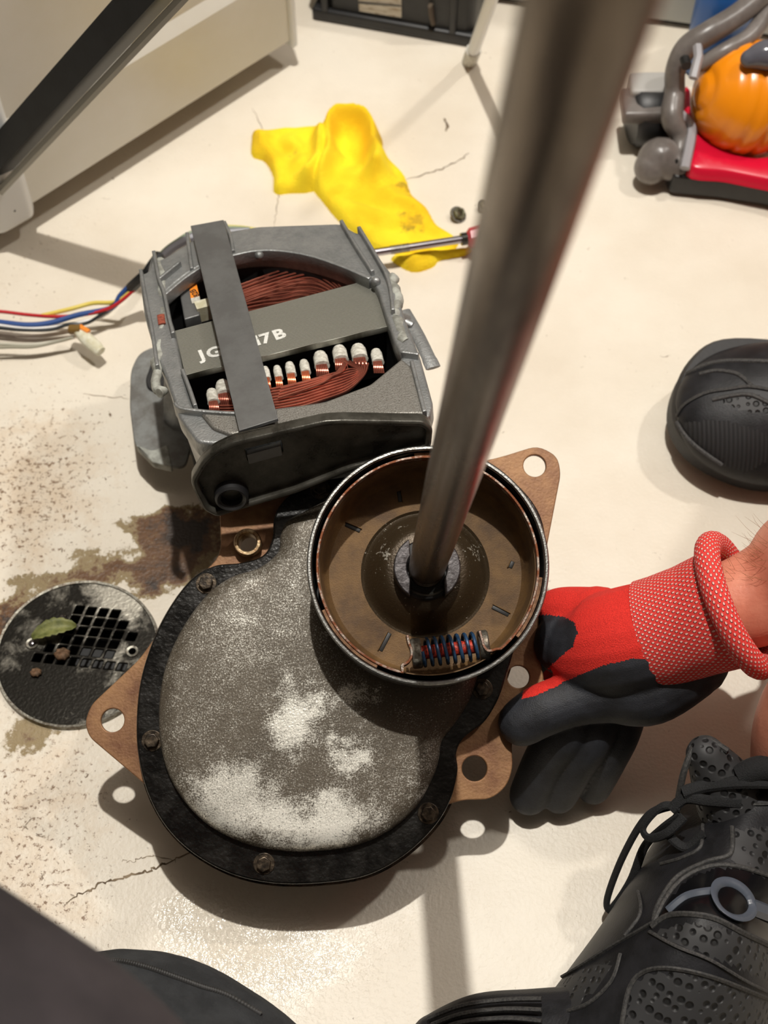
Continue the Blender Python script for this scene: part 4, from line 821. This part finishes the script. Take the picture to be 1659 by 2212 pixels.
# glove
gp = []
gp += lp((pl(1500, 1338, .126), .0270), (pl(1450, 1356, .118), .0285), (pl(1400, 1375, .112), .0300), (pl(1330, 1392, .106), .0300), (pl(1270, 1400, .098), .0265), (pl(1225, 1390, .092), .0190))
gp += lp((pl(1290, 1350, .098), .022), (pl(1215, 1325, .092), .0155), (pl(1180, 1322, .086), .011))
gp += lp((pl(1500, 1430, .105), .019), (pl(1400, 1480, .092), .022), (pl(1310, 1490, .088), .0185), (pl(1230, 1512, .086), .0150), (pl(1170, 1535, .083), .0145), (pl(1128, 1560, .078), .0135))     # thumb
gp += lp((pl(1250, 1365, .090), .0130), (pl(1205, 1372, .082), .0125), (pl(1185, 1400, .072), .0115), (pl(1195, 1440, .058), .0100))            # index, bent under the plate
gp += lp((pl(1290, 1420, .085), .0150), (pl(1232, 1560, .066), .0140), (pl(1180, 1640, .042), .0128), (pl(1143, 1718, .016), .0118))            # middle
gp += lp((pl(1320, 1430, .080), .0150), (pl(1285, 1570, .062), .0138), (pl(1240, 1650, .040), .0122), (pl(1207, 1718, .014), .0108))            # ring
gp += lp((pl(1360, 1440, .075), .0150), (pl(1340, 1565, .058), .0128), (pl(1310, 1640, .038), .0115), (pl(1282, 1702, .013), .0100))            # little
gl = blend('work_glove', gp, .0011, 5, m_gblack, pe)
gl['label'] = 'red knit work glove with black coated palm and fingertips'
REDP = [(1100, 1180), (1750, 1000), (1750, 1500), (1640, 1480), (1600, 1462), (1550, 1432), (1440, 1424), (1370, 1424), (1300, 1440), (1230, 1470), (1165, 1502), (1125, 1514), (1130, 1484), (1165, 1460), (1205, 1420), (1236, 1395), (1246, 1366), (1238, 1345), (1215, 1333), (1165, 1330), (1120, 1340)]
me = gl.data; me.materials.append(m_knit)
co_ = np.zeros(len(me.vertices)*3); me.vertices.foreach_get('co', co_); co_ = co_.reshape(-1, 3)+pF.O; pj = (co_-C)@R; pj = np.stack([829.5+F*pj[:, 0]/pj[:, 2], 1106+F*pj[:, 1]/pj[:, 2]], 1)
ins = pdist(pj, REDP) > 0
for p_ in me.polygons:
    n_ = p_.normal
    if all(ins[i] for i in p_.vertices) and (n_.z > -.15 or n_.y > .3): p_.material_index = 1
# knitted cuff with rolled rim
cax = np.array(pl(1600, 1300, .142))-np.array(pl(1400, 1376, .112)); cax /= np.linalg.norm(cax)
cu = obj('cuff', tube([pl(1402, 1372, .1125), pl(1440, 1362, .117), pl(1500, 1340, .126), pl(1560, 1318, .136), pl(1590, 1306, .140)], [.0302, .0305, .0305, .0320, .0335], 64, cap=False), m_cuff, gl); tube_uv(cu, 64, .031, [0, .009, .023, .037, .044])
rc = pl(1592, 1306, .140); RF = Frame(rc, (0, 0, 1), cax)
rr_ = obj('rolled_rim', tube([RF.W((.0345*math.cos(t), .0345*math.sin(t), 0)) for t in np.linspace(0, 2*math.pi, 72, endpoint=False)], .0068, 16, closed=True), m_cuff, gl); tube_uv(rr_, 16, .0068, [i_*.003 for i_ in range(73)])
# fine arm hairs
hv = []
bm_ = BVHTree.FromObject(skin, bpy.context.evaluated_depsgraph_get())
for k in range(90):
    x, y = random.uniform(1535, 1659), random.uniform(1112, 1260); h = bm_.ray_cast(Vector(pF.loc(C)), Vector(ray(x, y)).normalized())
    if h[0] is None: continue
    p0 = np.array(h[0]); n_ = np.array(h[1]); d_ = np.array([-.6, .5, .1])+rng.normal(0, .3, 3); hv.append(tube([p0, p0+n_*.003+d_*.003, p0+n_*.004+d_*.008], [.00009, .00007, .00003], 3))
if hv: o = obj('arm_hair', join(*hv), pm('fair_hair', (150, 110, 70), rough=.6), skin); o['kind'] = 'stuff'

# near shoe
yw, pt, rl = math.radians(237.1), math.radians(1.3), math.radians(-3.5)
hd = np.array([math.cos(yw)*math.cos(pt), math.sin(yw)*math.cos(pt), math.sin(pt)]); rt = np.cross(hd, (0, 0, 1)); rt /= np.linalg.norm(rt); Nn = math.cos(rl)*np.cross(rt, hd)+math.sin(rl)*rt
SF1 = Frame((.209, .286, 0), hd, Nn); zmin = min((SF1.W((x, y, 0)) for x, y in SOLE), key=lambda p_: p_[2])[2]; SF1.O[2] -= zmin
c2 = lambda pts: [(860+x*.4816, 1560+y*.4816) for x, y in pts]
P1 = c2([(1150, 935), (1300, 900), (1480, 925), (1700, 1040), (1700, 1180), (1500, 1090), (1250, 1000)]); P2 = c2([(990, 1500), (1040, 1200), (1120, 1125), (1250, 1120), (1400, 1150), (1750, 1300), (1750, 1500)])
P3 = c2([(690, 1190), (800, 1120), (960, 1065), (940, 1130), (800, 1290), (700, 1260)]); P4 = c2([(1510, 485), (1700, 470), (1700, 700), (1500, 640)]); P5 = c2([(1160, 900), (1230, 780), (1300, 700), (1420, 655), (1530, 655), (1700, 710), (1700, 1010), (1550, 940), (1400, 872), (1240, 860)])
seams = [(c2([(1140, 920), (1230, 868), (1400, 878), (1550, 950), (1700, 1020)]), .0016, m_stitch, 'seam'), (c2([(1150, 905), (1200, 800), (1280, 705), (1400, 650), (1520, 648), (1700, 700)]), .0012, m_stitch, 'seam'),
         (c2([(1130, 940), (1250, 1005), (1400, 1065), (1560, 1160), (1700, 1230)]), .0010, m_stitch, 'seam'), (c2([(1000, 1400), (1040, 1200), (1110, 1120), (1230, 1105), (1400, 1140), (1560, 1200), (1700, 1260)]), .0013, m_stitch, 'seam'),
         (c2([(580, 1250), (700, 1170), (820, 1100), (960, 1010), (1080, 940), (1150, 900)]), .0012, m_stitch, 'seam'), (c2([(760, 1300), (860, 1260), (960, 1160), (1000, 1040)]), .0010, m_stitch, 'seam'),
         (c2([(1080, 760), (1090, 860), (1020, 960)]), .0010, m_stitch, 'seam'), (c2([(1370, 460), (1360, 560), (1280, 610), (1180, 640)]), .0010, m_stitch, 'seam'), (c2([(1500, 470), (1490, 590), (1380, 630), (1250, 700), (1170, 820), (1150, 900)]), .0012, m_stitch, 'seam'),
         (c2([(1470, 360), (1560, 370), (1700, 365)]), .0010, m_stitch, 'seam'), (c2([(60, 1290), (300, 1280), (520, 1290), (680, 1330)]), .0012, m_stitch, 'seam'),
         (c2([(1215, 850), (1300, 785), (1420, 762)]), .0022, m_logo, 'emblem_bar'), (c2([(1585, 830), (1640, 850), (1720, 880)]), .0045, m_logo, 'emblem_bar')]
s1_, bvh1, drape1 = make_shoe(pe, pF, SF1, [(P1, 'mesh_panel', m_mesh), (P2, 'mesh_panel', m_mesh), (P3, 'mesh_panel', m_mesh), (P4, 'mesh_panel', m_mesh), (P5, 'gloss_panel', m_gloss)], seams, 'black trainer with open mesh sides and untied lace loop', bend_toes)
rg = drape1([(1582+40*math.cos(t)+6*math.sin(t), 1946+40*math.sin(t)*.95+8*math.cos(t)) for t in np.linspace(0, 2*math.pi, 24)], .0008)
if len(rg) > 10: obj('emblem_ring', tube(rg, .0026, 8, ry=.0012), m_logo, s1_)
def SL(x, y, z): return SF1.loc(PW(x, y, z))
def lace(pts, r_=.0024): return obj('lace', tube(cat([SL(x, y, z) for x, y, z in pts], n=8), r_, 8, ry=r_*.6), m_lace, s1_)
lace([(1462, 1738, .088), (1400, 1762, .078), (1348, 1845, .05), (1312, 1940, .022), (1320, 1965, .018), (1362, 1905, .035), (1392, 1830, .055), (1430, 1790, .078), (1470, 1760, .09)])
lace([(1470, 1745, .092), (1430, 1742, .088), (1390, 1785, .075), (1402, 1810, .075), (1440, 1800, .085), (1478, 1765, .092)])
lace([(1475, 1712, .098), (1520, 1698, .102), (1590, 1690, .108), (1680, 1690, .110)], .0034)
lace([(1450, 1750, .090), (1480, 1725, .096), (1530, 1730, .1), (1600, 1735, .1)], .0030)
lace([(1440, 1800, .082), (1480, 1830, .082), (1520, 1800, .09)], .0026)
tg = blend('tongue', lp((np.array(SL(1600, 1780, .075)), .020), (np.array(SL(1560, 1690, .092)), .0165), (np.array(SL(1524, 1630, .105)), .0105)), .0015, 4, m_mesh, s1_)
obj('tongue_edge', tube(cat([SL(1466, 1722, .092), SL(1478, 1665, .104), SL(1500, 1615, .110), SL(1530, 1600, .112), SL(1572, 1622, .112)], n=6), .0018, 8), m_stitch, s1_)
obj('collar_roll', tube(cat([SL(1600, 1680, .105), SL(1640, 1662, .11), SL(1700, 1672, .11), SL(1780, 1740, .09)], n=6), .0070, 10), m_lace, s1_)
blend('toe_cap', lp((np.array(SL(950, 2262, .030)), .0175), (np.array(SL(1040, 2240, .034)), .0215), (np.array(SL(1150, 2246, .040)), .025), (np.array(SL(1260, 2260, .045)), .030)), .0015, 6, m_shoe, s1_)
for k_ in range(3): obj('toe_ridge', tube(cat([SL(925+k_*8, 2200+k_*14, .046), SL(1000, 2172+k_*18, .056), SL(1090, 2160+k_*20, .063), SL(1170, 2158+k_*24, .070)], n=6), .0013, 6), m_stitch, s1_)
# far shoe
hd2 = np.array([-1, -.06, .10]); hd2 /= np.linalg.norm(hd2); toe2 = PW(1470, 884, .045); rt2 = np.cross(hd2, (0, 0, 1)); Nn2 = np.array([0, 0, 1.])*math.cos(.25)-rt2*math.sin(.25)
SF2 = Frame(toe2-hd2*.299, hd2, Nn2); SF2.O[2] = .012
c5 = lambda pts: [(1300+x*.2486, 650+y*.2486) for x, y in pts]
Q1 = c5([(700, 1060), (900, 1040), (1080, 1040), (1440, 1150), (1600, 1300), (1250, 1500), (1000, 1400), (800, 1250)]); Q2 = c5([(960, 850), (1250, 815), (1600, 900), (1600, 1000), (1250, 960), (1100, 900)])
m_ribs = m_wave('ribbed_black_fabric', (34, 34, 36), (12, 12, 13), 120, (1, 1, .6), .7, 0, .8)
seams2 = [(c5([(720, 650), (900, 560), (1100, 525), (1450, 530), (1650, 545)]), .0016, m_stitch, 'seam'), (c5([(650, 1010), (720, 900), (900, 800), (1100, 765), (1300, 745), (1600, 800)]), .0014, m_stitch, 'seam'), (c5([(960, 860), (1250, 812), (1450, 885), (1650, 980)]), .0014, m_stitch, 'seam'),
          (c5([(850, 640), (1000, 610), (1180, 640), (1300, 740)]), .0014, m_stitch, 'seam'), (c5([(600, 900), (640, 1000), (720, 1150), (850, 1280), (1050, 1420)]), .0016, m_stitch, 'seam')]
make_shoe(pe, pF, SF2, [(Q1, 'ribbed_panel', m_ribs), (Q2, 'mesh_panel', m_mesh)], seams2, 'black trainer seen toe first with ribbed fabric toe box')

# ------------------------------------------------------------------ the second person's clothes at the lower left
qF = Frame((-.12, .02, 0)); pp = thing('person', qF, 'person in dark clothes crouching at the lower left, only charcoal cloth showing', 'person')
def ql(x, y, z): return qF.loc(PW(x, y, z))
blend('body', lp((ql(-500, 2260, .40), .040), (ql(-180, 2400, .40), .038), (ql(160, 2700, .36), .036), (ql(350, 3100, .3), .04))+lp((ql(130, 2420, .1), .04), (ql(480, 2480, .10), .035), (ql(350, 3100, .3), .04)), .004, 5, m_skin, pp)
blend('dark_sleeve', lp((ql(-560, 2120, .42), .052), (ql(-190, 2352, .41), .051), (ql(75, 2560, .40), .051), (ql(350, 2900, .36), .05)), .002, 5, m_cloth2, pp)
sh_ = blend('shorts', lp((ql(60, 2400, .07), .056), (ql(260, 2345, .085), .062), (ql(430, 2400, .085), .058), (ql(560, 2480, .08), .052), (ql(700, 2600, .08), .05))+lp((ql(420, 2450, .10), .055), (ql(350, 3120, .3), .055))+lp((ql(230, 2300, .10), .03), (ql(430, 2360, .10), .028)), .002, 4, m_cloth1, pp)
bs = BVHTree.FromObject(sh_, bpy.context.evaluated_depsgraph_get()); bd = []
for x, y in cat([(200, 2082), (250, 2076), (310, 2088), (370, 2108), (430, 2130), (490, 2150), (560, 2190)], n=12):
    h = bs.ray_cast(Vector(qF.loc(C)), Vector(ray(x, y)).normalized())
    if h[0] is not None: bd.append(sphere(np.array(h[0]), .0016, 6, 5))
if bd: obj('seam_stitch', join(*bd), m_dark, sh_)['kind'] = 'stuff'
bpy.context.view_layer.update()
